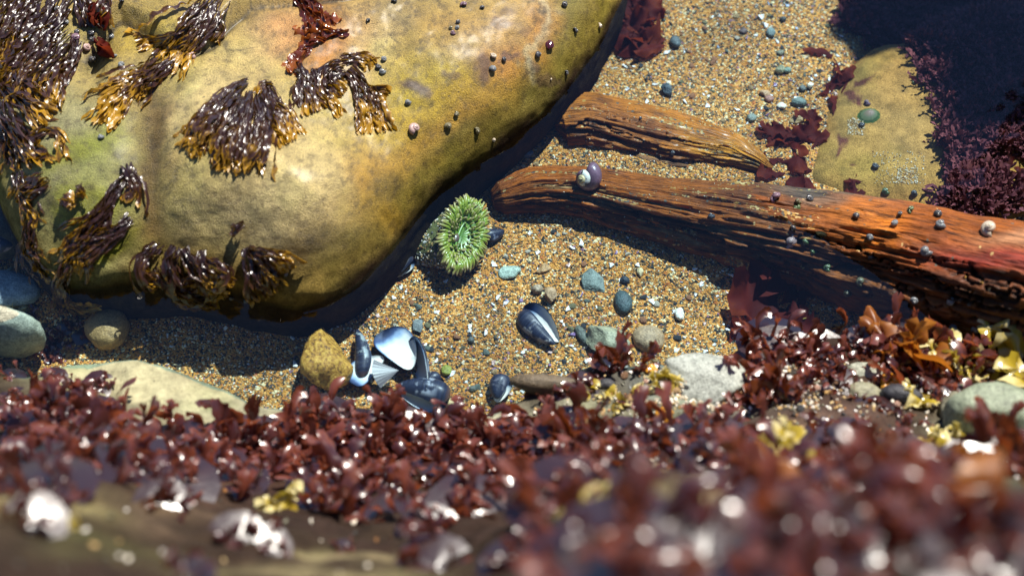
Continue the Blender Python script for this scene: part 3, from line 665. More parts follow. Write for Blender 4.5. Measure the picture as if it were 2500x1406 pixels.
weed_thing('seaweed_clump', 'dark brown seaweed strings hanging into the shaded cleft', [
    ([(205, -10), (215, 30), (212, 70)], 14, 24, {'t': (0, .5)}), ([(270, -20), (262, 20), (250, 60)], 10, 14)], W_, B, 31, lift=(.002, .01))

# ------------------------------------------------------------------ sheet weeds standing in the water
def sheet_thing(name, label, pl, mat, seed, nb=6, wid=.022, ln=.06, keys=('sand', 'flatrock', 'plank'), group=None, cat='seaweed', up=.5, part='blade', spread=18):
    rg = np.random.default_rng(seed); pts, L = resample(pl, nb)
    h0 = hit(*pts[0], keys); o = tag(empty(name, h0[0]), label, cat, group)
    for q in range(nb):
        x, y = pts[q]+rg.normal(0, spread, 2); h = hit(x, y, keys)
        if h is None: continue
        P = [np.array(h[0])-np.array(h0[0])]; a = rg.uniform(0, 6.28); el = rg.uniform(.1, up); da = rg.normal(0, .07); n = 14
        for i in range(n-1):
            a += da; el += rg.normal(-.05, .1)
            P.append(P[-1]+ln/n*rg.uniform(.8, 1.2)*np.array([math.cos(a)*math.cos(el), math.sin(a)*math.cos(el), max(-.15, math.sin(el))]))
        P = np.array(P); N = norml(np.tile([0, 0, 1.], (n, 1))+rg.normal(0, .35, 3))
        P[:, 2] = np.maximum(P[:, 2], .003)
        mb = MB(); ribbon(mb, P, N, wid*rg.uniform(.6, 1.15), PROF_FAN if q % 2 else PROF_LEAF, rg, .45, 2.2, rg.uniform(-.5, .5), 9)
        V = mb.V[0]; V[:, 2] = np.maximum(V[:, 2], -.002)
        add(part, mb.mesh(part, mat), o)
    return o
GR = 'dark red sheet seaweeds in the pool'
sheet_thing('red_seaweed', 'big folded dark red sheet seaweed beside the upper right edge of the boulder', [(1540, -30), (1570, 20), (1580, 70), (1530, 120), (1550, 60), (1510, 90)], M['redsheet'], 41, 16, .026, .05, group=GR, spread=20)
sheet_thing('red_seaweed', 'orange red seaweed blades at the tip of the short driftwood piece', [(1880, 318), (1920, 335), (1950, 345), (1960, 320), (1930, 360)], M['redsheet'], 42, 7, .009, .05, group=GR, spread=14)
sheet_thing('red_seaweed', 'red seaweed tuft wedged between the log and the flat rock', [(1905, 390), (1930, 410), (1925, 430), (1950, 425)], M['redsheet'], 43, 6, .011, .04, group=GR, spread=12)
sheet_thing('red_seaweed', 'red branching seaweed where the shade meets the flat rock', [(2010, 140), (2035, 175), (2030, 205), (2045, 235), (2000, 190), (2020, 260)], M['redsheet'], 44, 10, .008, .045, group=GR, spread=16)
sheet_thing('red_seaweed', 'dark red blades in the gap left of the flat rock', [(1985, 280), (1970, 310), (1985, 340), (1960, 370)], M['redsheet'], 45, 7, .009, .04, group=GR, spread=12)
sheet_thing('red_seaweed', 'small red blade on the near side of the flat rock', [(2090, 465), (2105, 470), (2110, 460)], M['redsheet'], 46, 4, .010, .03, group=GR, spread=8)
sheet_thing('red_seaweed', 'deep red blades at the right edge above the log', [(2480, 400), (2500, 440), (2500, 480), (2490, 380)], M['redsheet'], 47, 8, .022, .06, group=GR, spread=12)
sheet_thing('red_seaweed', 'wide maroon sheet seaweed floating in the shaded water beside the near ledge', [(1900, 730), (1930, 715), (1960, 740), (1990, 760), (1890, 770), (1860, 800)], M['redsheet'], 48, 9, .034, .07, group=GR, spread=10, up=.8)

# ------------------------------------------------------------------ dark turf in the shaded deep corner
def turf_mesh(seed, nb=46, ln=.030, w=.0016):
    rg = np.random.default_rng(seed); mb = MB()
    for q in range(nb):
        a = rg.uniform(0, 6.28); el = rg.uniform(.25, 1.3); b = np.array([rg.normal(0, .007), rg.normal(0, .007), 0]); n = 7; P = [b]
        for i in range(n-1):
            a += rg.normal(0, .35); el += rg.normal(0, .25)
            P.append(P[-1]+ln*rg.uniform(.6, 1.2)/n*np.array([math.cos(a)*math.cos(el), math.sin(a)*math.cos(el), math.sin(el)]))
        P = np.array(P)
        ribbon(mb, P, norml(np.tile([0, 0, 1.], (n, 1))+rg.normal(0, .5, 3)), w*rg.uniform(.7, 1.6), PROF_STRAP, rg, .8, 2, 0, 3)
        for k in range(3):
            i = rg.integers(2, n-1); a2 = a+rg.choice([-1, 1])*rg.uniform(.5, 1.2); m = 5; Q = [P[i]]
            for j in range(m-1): Q.append(Q[-1]+ln*.30/m*np.array([math.cos(a2)*.8, math.sin(a2)*.8, .6]))
            ribbon(mb, np.array(Q), norml(np.tile([0, 0, 1.], (m, 1))+rg.normal(0, .5, 3)), w*.9, PROF_STRAP, rg, .6, 2, 0, 3)
    return mb.mesh('turf_tuft', M['darkweed'])
TURF = [turf_mesh(60+k) for k in range(5)]
cnt = 0
SHW = np.array([q[:2] for q in SH])
def in_poly(x, y, poly):
    c = False; j = len(poly)-1
    for i in range(len(poly)):
        if (poly[i][1] > y) != (poly[j][1] > y) and x < (poly[j][0]-poly[i][0])*(y-poly[i][1])/(poly[j][1]-poly[i][1])+poly[i][0]: c = not c
        j = i
    return c
tries = 0
while cnt < 260 and tries < 3000:
    tries += 1
    x = rng.uniform(2030, 2530); y = rng.uniform(-40, 430)
    if not (in_poly(x-34, y+20, SH) and in_poly(x-6, y+40, SH)): continue
    if rng.random() < .35 and y > 250 and x > 2300: continue
    h = hit(x, y, ('sand', 'flatrock'))
    if h is None: continue
    o = add('turf_tuft', TURF[cnt % 5], None, h[0]-h[1]*.002, frame(h[1], rng.uniform(0, 6.28)), rng.uniform(.7, 1.45))
    tag(o, 'feathery purple brown turf seaweed in the shaded deep corner of the pool', 'seaweed', 'purple turf tufts in the shaded corner'); cnt += 1
for k, (x, y) in enumerate([(2345, 430), (2365, 440), (2385, 455), (2405, 470), (2360, 465), (2385, 485), (2420, 480), (2440, 500), (2340, 490), (2400, 505), (2320, 510), (2460, 480)]):
    h = hit(x, y, ('sand', 'flatrock'))
    tag(add('turf_tuft', TURF[k % 5], None, h[0], frame(h[1], k*1.3), 1.0+.25*(k % 3)), 'bushy dark turf seaweed on the sunlit corner of the flat rock above the log', 'seaweed', 'turf tufts on the sunlit edge of the flat rock')

# ------------------------------------------------------------------ snails
def spiral(turns=3.0, per=16, seg=10, w=1.9, t_from=0., t_to=1., drop=1.25, ro=.62):
    """coiled shell: a growing tube wound about z, apex up; size 1 across the last whorl"""
    n = int(turns*per*(t_to-t_from))+1
    V = []; T = []
    for i in range(n):
        f = t_from+(t_to-t_from)*i/(n-1); a = f*turns*2*math.pi; s = w**((f-1)*turns)
        rc, rt, z = .27*s, .26*s, -drop*.42*s
        for j in range(seg):
            b = 2*math.pi*j/seg; r = rc+rt*math.cos(b)
            V.append((r*math.cos(a), r*math.sin(a), z+rt*1.05*math.sin(b)+ .40)); T.append(f)
    F = gridF(n, seg, True).tolist()
    k = len(V); V.append(tuple(np.mean(V[:seg], 0))); T.append(t_from); F += [(k, (j+1) % seg, j) for j in range(seg)]
    m = (n-1)*seg; k = len(V); V.append(tuple(np.mean(V[m:m+seg], 0))); T.append(t_to); F += [(k, m+j, m+(j+1) % seg) for j in range(seg)]
    return np.array(V), F, np.array(T)
V, F, T = spiral(3.0, 14, 9); SNAIL = mk_mesh('snail', V, F, M['snail'], {'t': T})
V, F, T = spiral(3.2, 14, 9, 1.75, drop=1.9); SNAILH = mk_mesh('tall_snail', V, F, M['snail'], {'t': T})
th = np.linspace(0, 6.283, 18, endpoint=False)
OPER = mk_mesh('operculum', np.array([(0, 0, .03)]+[(.2*math.cos(a), .2*math.sin(a), 0) for a in th]), [(0, 1+i, 1+(i+1) % 18) for i in range(18)], M['snail'], {'t': np.full(19, .6)})
BLK, GRY, PNK, PUR, GRE, CRM, OLI = (.022, .024, .032), (.15, .17, .18), (.52, .34, .30), (.17, .08, .12), (.07, .12, .025), (.58, .48, .34), (.12, .10, .03)
def snail(x, y, size, c, label, group, keys=None, name='snail', me=None, tilt=.5):
    h = hit(x, y, keys)
    if h is None: return
    n = Vector(h[1]); a = rng.uniform(0, 6.28)
    ax_ = (n+Vector((math.cos(a), math.sin(a), 0))*tilt*rng.uniform(.3, 1.2)).normalized()
    d = size*.00048
    o = add(name, me or SNAIL, None, Vector(h[0])+n*d*.22, frame(ax_, rng.uniform(0, 6.28)), d*rng.uniform(.95, 1.05), c)
    tag(o, label, 'snail', group)
    return o
GSB = 'small snails on the boulder'
for x, y, s, c, lab in [
    (141, 26, 17, BLK, 'black snail near the top of the thick seaweed mat'), (163, 58, 13, GRY, 'small grey snail on the right edge of the thick seaweed mat'), (80, 94, 16, GRY, 'grey snail half hidden in the thick seaweed mat'),
    (186, 30, 15, BLK, 'black snail in the cleft between mat and top lobe'), (235, 22, 15, BLK, 'black snail hanging in the weed of the cleft'), (187, 80, 14, BLK, 'black snail on the shaded side of the cleft'), (186, 96, 24, PUR, 'plump purple snail at the mouth of the cleft'),
    (211, 118, 20, PNK, 'pinkish snail below the mouth of the cleft'), (221, 146, 19, BLK, 'shiny black snail below the pinkish snail'), (298, 160, 16, GRY, 'blue grey snail left of the diagonal seaweed tuft'), (256, 32, 26, PNK, 'large pink snail riding on seaweed in the cleft'),
    (272, 91, 13, GRY, 'grey snail beside the dark red blade'), (215, 45, 16, BLK, 'black snail, upper one crowded in the dark cleft'), (224, 82, 17, BLK, 'black snail, lower one crowded in the dark cleft'), (226, 98, 15, BLK, 'greenish black snail under the crowded cleft'), (281, 138, 10, GRY, 'tiny grey snail at the tip of the dark red blade'),
    (300, 3, 12, BLK, 'black snail on the top lobe at the frame edge'), (269, 296, 13, BLK, 'lone black snail below the amber end of the diagonal tuft'), (246, 336, 13, GRY, 'lone grey snail on the green left face'), (469, 141, 20, PNK, 'pink white snail at the lower side of the diagonal tuft'),
    (659, 237, 13, BLK, 'dark snail on the right shoulder of the seaweed fan'), (742, 214, 15, BLK, 'black snail inside the sprawling clump'), (163, 206, 11, GRY, 'little grey snail on the lower arm of the mat'),
    (963, 5, 14, BLK, 'black snail at the top edge of the boulder'), (900, 51, 11, BLK, 'small black snail on the orange stain'), (1133, 14, 16, PUR, 'purplish snail near the top edge, left one of two'), (1178, 21, 12, BLK, 'black snail near the top edge, right one of two'),
    (1117, 56, 12, BLK, 'black snail, highest of the cluster of four'), (1117, 70, 12, GRY, 'grey snail in the cluster of four'), (1101, 70, 10, OLI, 'olive snail, left one of the cluster of four'), (1106, 82, 12, PUR, 'brown snail, lowest of the cluster of four'),
    (1376, 13, 16, BLK, 'black snail on the upper right shoulder'), (1462, 64, 13, CRM, 'pale yellow limpet like snail on the right rim of the boulder'), (1403, 77, 14, BLK, 'dark snail on the olive right flank'), (1312, 134, 16, BLK, 'dark snail below the wine red stain'),
    (1202, 139, 17, CRM, 'beige pointed snail on the purple crust patch'), (1229, 146, 13, BLK, 'glossy black snail between beige snail and brown stain'), (1202, 170, 18, GRY, 'grey snail with white worn apex under the beige snail'), (936, 146, 15, GRY, 'grey black snail, top of three right of the sprawling clump'),
    (923, 165, 15, BLK, 'blue black snail, middle of three right of the sprawling clump'), (933, 177, 15, GRY, 'grey snail, bottom of three right of the sprawling clump'), (880, 238, 15, GRY, 'green grey snail on the tail of the sprawling clump'), (995, 251, 16, GRY, 'dark grey snail under the large purple crust patch'),
    (1112, 280, 14, OLI, 'brown snail, upper one of the pair on the lower right slope'), (1093, 309, 17, OLI, 'brown snail, lower one of the pair on the lower right slope'), (1011, 315, 27, PNK, 'large pale pink snail on the lower right slope of the boulder'), (1381, 179, 12, BLK, 'small snail with long shadow near the steep right side'),
    (1163, 320, 15, OLI, 'olive snail on the shadow line of the boulder'), (1344, 194, 6, CRM, 'tiny white snail on the right flank'), (1205, 341, 9, CRM, 'tiny pale snail in the shade of the right flank'),
    (412, 708, 12, GRY, 'grey white snail under the looping seaweed curls'), (528, 712, 11, GRY, 'grey snail low in the shade below the curls'), (697, 668, 14, GRY, 'pale grey snail beside the small fanned tuft'), (600, 733, 11, GRY, 'grey snail at the waterline of the boulder'), (566, 725, 12, BLK, 'black snail just above the waterline'),
    (136, 712, 13, PNK, 'pinkish snail left of the hanging seaweed rope'), (156, 700, 9, GRY, 'tiny grey snail on the hanging seaweed rope')]:
    snail(x, y, s*1.3, c, lab, GSB, ('boulder',))
DKR = (.06, .008, .012)
h = hit(1341, 112, ('boulder',))
GSL = 'small snails on the driftwood log'
for x, y, s, c, lab in [
    (1894, 488, 32, PUR, 'lumpy purple snail on top of the log'), (1948, 490, 17, OLI, 'olive yellow snail with tan top on the log'), (1944, 506, 20, GRE, 'green snail just below the olive yellow one'), (1975, 488, 24, BLK, 'round black snail on top of the log'), (1735, 532, 20, BLK, 'black snail in the grain of the log'),
    (1938, 555, 18, BLK, 'black snail in the middle of the log'), (1886, 571, 18, BLK, 'dark snail left of the pink snails'), (1929, 588, 30, PNK, 'dusky pink snail on the shaded flank of the log'), (1929, 606, 20, PNK, 'smaller pink snail touching the dusky pink one'), (1969, 587, 20, GRE, 'green snail right of the pink snails'),
    (1986, 611, 18, GRE, 'mossy green snail under the ringed limpet'), (2092, 528, 18, BLK, 'dark snail near the upper edge of the log'), (2185, 545, 20, GRY, 'grey snail on the bright orange wood'), (2297, 550, 26, GRY, 'large grey snail with white apex on the orange wood'), (2126, 579, 18, GRY, 'blue grey snail with long shadow on the log'),
    (2263, 612, 28, GRY, 'round blue grey snail on the red part of the log'), (2126, 635, 24, BLK, 'wet black snail with white glint low on the log'), (2020, 657, 22, GRE, 'dark green snail low on the log'), (2102, 691, 24, OLI, 'shiny olive snail at the waterline of the log'), (2070, 715, 22, OLI, 'yellowish snail below the waterline of the log'),
    (2417, 561, 40, CRM, 'large beige and pink snail standing on the right end of the log'), (2199, 524, 17, BLK, 'glossy black snail on the upper edge of the log, left one'), (2292, 524, 22, BLK, 'glossy black snail on the upper edge of the log, right one'), (2225, 515, 22, GRE, 'dark green snail at the upper edge of the log'),
    (2322, 737, 24, GRY, 'grey snail with pink side near the lower right of the log'), (2234, 734, 20, GRY, 'small grey snail on the lower right of the log'), (1514, 413, 15, BLK, 'small dark green snail right of the banded turban'), (1661, 423, 28, PNK, 'rosy snail, left one of the leaning pair'), (1688, 422, 28, OLI, 'striped green pink snail, right one of the leaning pair'), (1712, 428, 16, GRE, 'small bright green snail beside the leaning pair')]:
    snail(x, y, s*1.12, c, lab, GSL, ('log',))
GSW = 'snails and shells under water on the flat rock'
for x, y, s, c, lab in [(2135, 408, 24, BLK, 'dark brown snail on the middle of the flat rock'), (2161, 468, 24, GRE, 'green black snail on the near side of the flat rock'), (2231, 473, 24, BLK, 'black snail with grey tip beside the dark turf'), (2102, 307, 20, BLK, 'black snail below the green limpet'), (2116, 253, 20, PUR, 'purple black snail above the green limpet'),
                         (2348, 116, 26, (.60, .58, .20), 'bright yellow green snail in the shaded corner'), (2363, 33, 20, (.50, .46, .20), 'yellowish snail near the top in the shaded corner'), (2430, 80, 16, CRM, 'pale snail in the shaded corner, upper right'), (2400, 206, 30, (.40, .30, .20), 'tan shell lying in the dark turf'), (2408, 172, 22, CRM, 'white broken shell in the dark turf'), (2230, 203, 14, GRE, 'tiny green snail at the shade edge'), (2395, 130, 12, CRM, 'tiny whitish shell in the shaded corner'), (2485, 205, 18, CRM, 'pinkish white shell at the right of the shaded corner')]:
    snail(x, y, s, c, lab, GSW, ('flatrock', 'sand'))
snail(1642, 374, 16, BLK, 'dark snail on the lower edge of the short driftwood piece', 'snails on the short driftwood piece', ('plank',))
snail(1563, 290, 12, BLK, 'tiny dark snail on top of the short driftwood piece', 'snails on the short driftwood piece', ('plank',))
snail(1769, 624, 30, (.62, .55, .33), 'cream yellow snail shell in the shade below the log', 'shells in the shade below the log', ('sand',), me=SNAILH, tilt=2)
snail(1815, 635, 20, (.6, .5, .42), 'small pale whelk shell in the shade below the log', 'shells in the shade below the log', ('sand',), me=SNAILH, tilt=2)
# wine red blob anemone on the boulder
def ico(sub):
    bm = bmesh.new(); bmesh.ops.create_icosphere(bm, subdivisions=sub, radius=1); V = np.array([v.co[:] for v in bm.verts]); F = [[v.index for v in f.verts] for f in bm.faces]; bm.free(); return V, F
ICO = {k: ico(k) for k in (2, 3, 4)}
def stone_geo(sz, seed, sub=4, rough=.14, fr=1.3, cuts=0, fine=.02):
    V, F = ICO[sub]; V = V.copy()
    rg = np.random.default_rng(seed)
    for k in range(cuts):
        n = norml(rg.normal(size=3)); d = rg.uniform(.42, .78); V = V-np.maximum(0, V@n-d)[:, None]*n
    V = V*(1+rough*fbm(V*fr+seed*3.1, 3, seed)+fine*fbm(V*7+seed, 3, seed+2))[:, None]
    return V*np.array(sz), F
def stone(x, y, sz, seed, c, label, name='pebble', cat='pebble', group=None, keys=('sand',), mat=None, rot=0., sink=.35, cuts=0, rough=.14, sub=4, tilt=0., fine=.02, smooth=True):
    h = hit(x, y, keys); k = .00048
    V, F = stone_geo([s*k/2 for s in sz], seed, sub, rough, 1.3, cuts, fine)
    o = add(name, mk_mesh(name, V, F, mat or M['stone'], smooth=smooth), None, Vector(h[0])+Vector((0, 0, sz[2]*k*(.5-sink))), Euler((tilt, 0, R(rot))), 1, c)
    tag(o, label, cat, group); return o
stone(1341, 112, (22, 30, 16), 5, DKR, 'dark wine red jelly blob stuck on the right flank of the boulder', 'closed_anemone', 'anemone', keys=('boulder',), mat=mat_plain('wine_jelly', (.05, .006, .012), .18, coat=.6))

# big turban snail on the log
h = hit(1442, 436, ('log',))
tz = tag(empty('turban_snail', h[0]), 'big banded turban snail with purple body and gold tip on the driftwood log', 'snail')
fr = frame(Vector((-.62, -.62, .50)), .6); sz_ = 80*.00048
for nm, a, b, mat in [('body_whorl', .70, 1., mat_plain('turban_purple', (.16, .085, .115), .35, .35, 150, .0006, .3)), ('white_band', .50, .70, None), ('spire', .0, .50, mat_plain('turban_gold', (.52, .40, .20), .4, .45, 160, .0008))]:
    V, F, T = spiral(3.1, 26, 20, 1.85, a, b, 1.35)
    if mat is None:
        t = MT('turban_black_white'); o_ = t.obj()
        mat = t.surf(t.pbr(t.mix(t.ramp(t.noise(95., 3, .6, o_), [(.50, 0.), (.53, 1.)]), (.018, .018, .024), (.72, .68, .58)), .3, None, Coat_Weight=.4))
    V = (np.array(fr.to_3x3()) @ (V*sz_).T).T+np.array(fr.to_3x3()) @ np.array([.004, 0, .013])
    add(nm, mk_mesh(nm, V, F, mat, {'t': T}), tz)

# limpets
def limpet(x, y, s, mat, label, keys, ring=None):
    h = hit(x, y, keys); n, m = 18, 40; k = s*.00048/2; r = np.linspace(0, 1, n); a = np.linspace(0, 2*math.pi, m, endpoint=False)
    rg = 1+.03*np.sin(a*14)+.02*np.sin(a*31)
    X = r[:, None]*np.cos(a)*rg*1.15+.12*(1-r[:, None]); Y = r[:, None]*np.sin(a)*rg*.95; Z = np.repeat(.55*(1-r**1.5)[:, None], m, 1)*(1+.06*np.sin(a*14))
    V = np.stack([X, Y, Z], -1).reshape(-1, 3)*k
    o = add('limpet', mk_mesh('limpet', V, gridF(n, m, True), mat, {'t': np.repeat(r, m)}), None, h[0], frame(h[1], .4)); tag(o, label, 'limpet'); return o
t = MT('green_limpet'); o_ = t.obj(); rr_ = t.math('ADD', t.attr('t'), t.math('MULTIPLY', t.math('SUBTRACT', t.noise(140., 4, .6, o_), .5), .3))
limpet(2121, 283, 54, t.surf(t.pbr(t.ramp(rr_, [(.2, (.22, .14, .10)), (.55, (.11, .13, .06)), (.72, (.10, .13, .05)), (.82, (.025, .05, .012)), (.95, (.05, .10, .018))]), .5)), 'green rimmed limpet on the flat submerged rock', ('flatrock',))
t = MT('ringed_limpet'); rr_ = t.attr('t')
limpet(2006, 571, 25, t.surf(t.pbr(t.ramp(rr_, [(.3, (.05, .07, .03)), (.5, (.06, .10, .03)), (.65, (.50, .52, .25)), (.9, (.14, .2, .08))]), .35)), 'small limpet with pale yellow ring on the log', ('log',))

# ------------------------------------------------------------------ mussels
def valve_geo(n=34, m=19, W=.42, Hh=.30, belly=.12):
    u = np.linspace(0, 1, n); v = np.linspace(-1, 1, m)
    w = W*np.clip(u, 0, 1)**.55*np.clip(1-u**5, 0, 1)**.5*1.0
    yc = belly*np.sin(np.pi*u)*.5
    X = np.repeat(u[:, None], m, 1); Y = yc[:, None]+w[:, None]*v[None]
    hz = np.clip(1-np.abs(v)**2.2, 0, 1)**.75
    Z = Hh*(w/W)[:, None]**.9*hz[None]*(1-.25*u[:, None])
    g = np.clip(np.maximum(u[:, None]*.98, (np.abs(v)[None]**1.4)*(.15+.85*u[:, None]**.25)*.97), 0, 1)
    return np.stack([X-.5, Y, Z], -1).reshape(-1, 3), gridF(n, m), g.ravel()
def valve(parent, L, W, Hh, loc, rot, tint, holes=0, seed=0, name='valve'):
    V, F, g = valve_geo(W=W, Hh=Hh)
    V = V*L; V = V+np.stack([.004*L*fbm(V/L*6+seed, 3, 2)]*3, -1)
    b = add(name, mk_mesh(name, V, F, M['mus_o'], {'g': g}), parent, loc, rot, 1, tint)
    V2 = V.copy(); V2[:, 2] -= .018*L; V2[:, :2] *= .985
    add('nacre_lining', mk_mesh('nacre_lining', V2, F, M['mus_i'], {'g': g}), b)
    return b
def mussel(x, y, label, keys=('sand',), group=None, dz=0.):
    h = hit(x, y, keys); return tag(empty('mussel', Vector(h[0])+Vector((0, 0, dz))), label, 'mussel', group)
BEI = (.48, .44, .36); BLUW = (.42, .46, .52)
GM = 'mussel shells on the sand'
# closed-ish mussel lying on the sand
o = mussel(1312, 808, 'dark blue mussel with beige worn patch lying alone on the sand', group=GM)
valve(o, .062, .25, .20, (0.000, -.002, .009), Euler((R(-22), R(4), R(130))), BEI, seed=3); valve(o, .062, .26, .16, (.005, .005, .008), Euler((R(150), R(-6), R(130))), BEI, seed=5)
# big open valve showing its pale inside, hinged to a second valve standing on its right
o = mussel(972, 878, 'open mussel with shiny pale blue inside, largest of the shell heap', group=GM)
valve(o, .066, .44, .15, (0, .002, .018), Euler((R(178), R(4), R(122))), BLUW, seed=8); valve(o, .066, .42, .2, (.024, -.014, .014), Euler((R(112), R(4), R(112))), BLUW, seed=9)
o = mussel(898, 918, 'half mussel shell with bluish white inside at the lower left of the shell heap', group=GM)
valve(o, .052, .40, .15, (0, 0, .014), Euler((R(176), R(-6), R(226))), BLUW, seed=11)
o = mussel(1035, 968, 'mussel with pale bluish outside half hidden behind the ledge seaweed', group=GM)
valve(o, .062, .36, .34, (0, 0, .012), Euler((R(-18), 0, R(-12))), (.55, .58, .62), seed=13); valve(o, .060, .36, .2, (0, -.002, .009), Euler((R(196), 0, R(-12))), (.2, .12, .08), seed=14)
o = mussel(1052, 935, 'small dark mussel right of the large open mussel', group=GM)
valve(o, .026, .40, .34, (0, 0, .006), Euler((R(10), 0, R(35))), (.1, .1, .14), seed=15); valve(o, .026, .4, .3, (0.003, -.004, .005), Euler((R(190), 0, R(20))), (.3, .3, .3), seed=16)
o = mussel(1205, 580, 'glossy blue mussel tip sticking out behind the green anemone', group=GM)
valve(o, .030, .42, .4, (0, 0, .008), Euler((R(-10), R(-12), R(205))), (.25, .3, .4), seed=17); valve(o, .030, .42, .3, (0, -.003, .005), Euler((R(185), R(10), R(205))), (.3, .2, .15), seed=18)
o = mussel(872, 870, 'narrow broken mussel shell with greenish pearl side leaning on the yellow stone', group=GM)
valve(o, .064, .22, .20, (.004, -.004, .014), Euler((R(24), R(2), R(-82))), (.42, .50, .42), seed=19)
o = mussel(980, 655, 'dark encrusted mussel in the shade at the foot of the boulder', group=GM)
valve(o, .034, .52, .5, (0, 0, .008), Euler((R(-20), R(-8), R(60))), (.42, .34, .22), seed=20); valve(o, .034, .5, .35, (0, -.002, .006), Euler((R(175), 0, R(60))), (.3, .25, .2), seed=21)
o = mussel(1220, 958, 'dark brown mussel at the edge of the near ledge', group=GM)
valve(o, .032, .52, .5, (0, 0, .012), Euler((R(-25), R(0), R(80))), (.12, .09, .08), seed=22); valve(o, .032, .5, .35, (0, -.003, .010), Euler((R(170), 0, R(80))), (.1, .08, .07), seed=23)
o = mussel(25, 655, 'dark mussel with pink tip in the gap left of the boulder', keys=('sand', 'boulder'), group=GM, dz=.02)
valve(o, .034, .5, .45, (0, 0, .03), Euler((R(-10), 0, R(170))), (.6, .36, .36), seed=24)
# ribbed striped fragment
h = hit(945, 928, ('sand',))
n, m = 20, 30; u = np.linspace(0, 1, n); v = np.linspace(-1, 1, m)
X = u[:, None]*np.cos(v*.62)[None]; Y = u[:, None]*np.sin(v*.62)[None]; Z = .10*u[:, None]*(1-v[None]**2)+.004*np.sin(v*26)[None]*u[:, None]
t = MT('striped_shell'); g = t.attr('t'); st = t.n('ShaderNodeTexNoise', {'Scale': 13., 'Detail': 3., 'W': g}, noise_dimensions='1D').outputs['Fac']
ms = t.surf(t.pbr(t.ramp(st, [(.46, (.03, .022, .026)), (.53, (.13, .11, .11)), (.66, (.26, .22, .20))]), .4))
V = np.stack([X-.5, Y, Z], -1).reshape(-1, 3)*.030
tag(add('shell_fragment', mk_mesh('shell_fragment', np.concatenate([V, V-[0, 0, .001]]), np.concatenate([gridF(n, m), gridF(n, m)+n*m]), ms, {'t': np.tile(np.repeat((v*3)[None], n, 0).ravel(), 2)}), None, Vector(h[0])+Vector((0, -.004, .024)), Euler((R(-10), R(-8), R(196)))), 'grey striped fan shaped shell fragment resting on the open mussels', 'shell')

# ------------------------------------------------------------------ stones and pebbles
SND = ('sand',)
YST = mat_stone('algae_stone', .4)
t = MT('yellow_algae_stone'); o_ = t.obj(); n1 = t.noise(60., 5, .65, o_); n2 = t.noise(210., 4, .7, o_)
zc = t.n('ShaderNodeSeparateXYZ', {0: o_}).outputs
gf = t.math('ADD', t.math('MULTIPLY', zc[1], 15.), t.math('ADD', t.math('MULTIPLY', zc[2], 9.), t.math('MULTIPLY', n2, 1.5)))
cc = t.ramp(n2, [(.36, (.07, .03, .008)), (.48, (.42, .19, .02)), (.62, (.66, .37, .06))])
cc = t.mix(t.ramp(gf, [(1.0, 0.), (1.5, .85)]), cc, (.36, .29, .015))
ys = t.surf(t.pbr(cc, .6, t.bump(t.math('ADD', n1, n2), .8, .003)))
stone(803, 905, (128, 175, 135), 8, (.3, .2, .05), 'rough orange brown stone topped with yellow green algae beside the open mussels', 'stone', 'stone', mat=ys, rot=-12, sink=.2, rough=.16, sub=4, cuts=7, fine=.05)
stone(268, 818, (105, 105, 85), 14, (.36, .22, .08), 'round tan cobble at the foot of the boulder, half in shade', 'stone', 'stone', rot=20, sink=.15, rough=.08)
stone(1483, 842, (125, 95, 80), 21, (.34, .32, .20), 'pale greenish grey rough stone beside the round tan stone', 'stone', 'stone', rot=-25, sink=.3, cuts=5)
stone(1582, 830, (78, 72, 50), 22, (.36, .24, .13), 'smooth round tan stone beside the near ledge', 'stone', 'stone', sink=.35, rough=.06)
stone(1421, 820, (24, 60, 22), 23, (.10, .11, .085), 'thin dark grey finger shaped pebble left of the pale rough stone', rot=25, sink=.3, rough=.06)
stone(1521, 742, (44, 66, 34), 24, (.055, .085, .085), 'smooth dark teal oval pebble right of the slate', rot=8, sink=.25, rough=.05)
stone(1525, 686, (24, 24, 22), 25, (.03, .04, .05), 'small round black pebble above the teal pebble', rough=.08)
stone(1455, 693, (76, 80, 22), 26, (.15, .185, .155), 'grey green angular slate piece in the middle of the sand', cuts=9, rough=.10, sink=.15, tilt=.12, smooth=False, rot=20)
stone(1020, 800, (42, 46, 16), 27, (.16, .18, .17), 'small triangular grey slate chip above the open mussel', cuts=8, rough=.08, sink=.1, smooth=False)
stone(1243, 667, (56, 40, 18), 28, (.34, .42, .33), 'flat mottled pale green pebble right of the anemone', rough=.12, sink=.2, rot=10)
stone(1343, 731, (38, 48, 40), 29, (.44, .28, .15), 'tan angular pebble with dark shadow', cuts=5, sink=.15, rough=.1)
stone(1312, 710, (28, 28, 24), 30, (.34, .25, .16), 'small brown pebble left of the tan angular pebble', sink=.2, cuts=3)
stone(1326, 657, (40, 26, 14), 31, (.42, .24, .10), 'flat orange brown pebble above the tan pebbles', cuts=4, sink=.25, rot=25)
stone(1630, 226, (40, 44, 26), 32, (.055, .075, .085), 'dark blue grey slate pebble above the short driftwood', cuts=6, sink=.15, smooth=False)
stone(1648, 107, (30, 40, 24), 33, (.09, .11, .11), 'oval dark grey pebble at the top of the sand', sink=.2, rot=15, rough=.06)
stone(1881, 83, (26, 32, 20), 34, (.16, .21, .19), 'grey green pebble near the shade edge at the top', sink=.2)
stone(1902, 173, (30, 32, 22), 35, (.28, .27, .15), 'olive tan pebble touching a small green pebble', sink=.2, cuts=4)
stone(1922, 175, (22, 18, 16), 36, (.20, .28, .21), 'small green pebble touching the olive tan pebble', sink=.2)
stone(1950, 253, (40, 28, 22), 37, (.13, .17, .14), 'speckled dark green pebble left of the red blades', sink=.25, rough=.08)
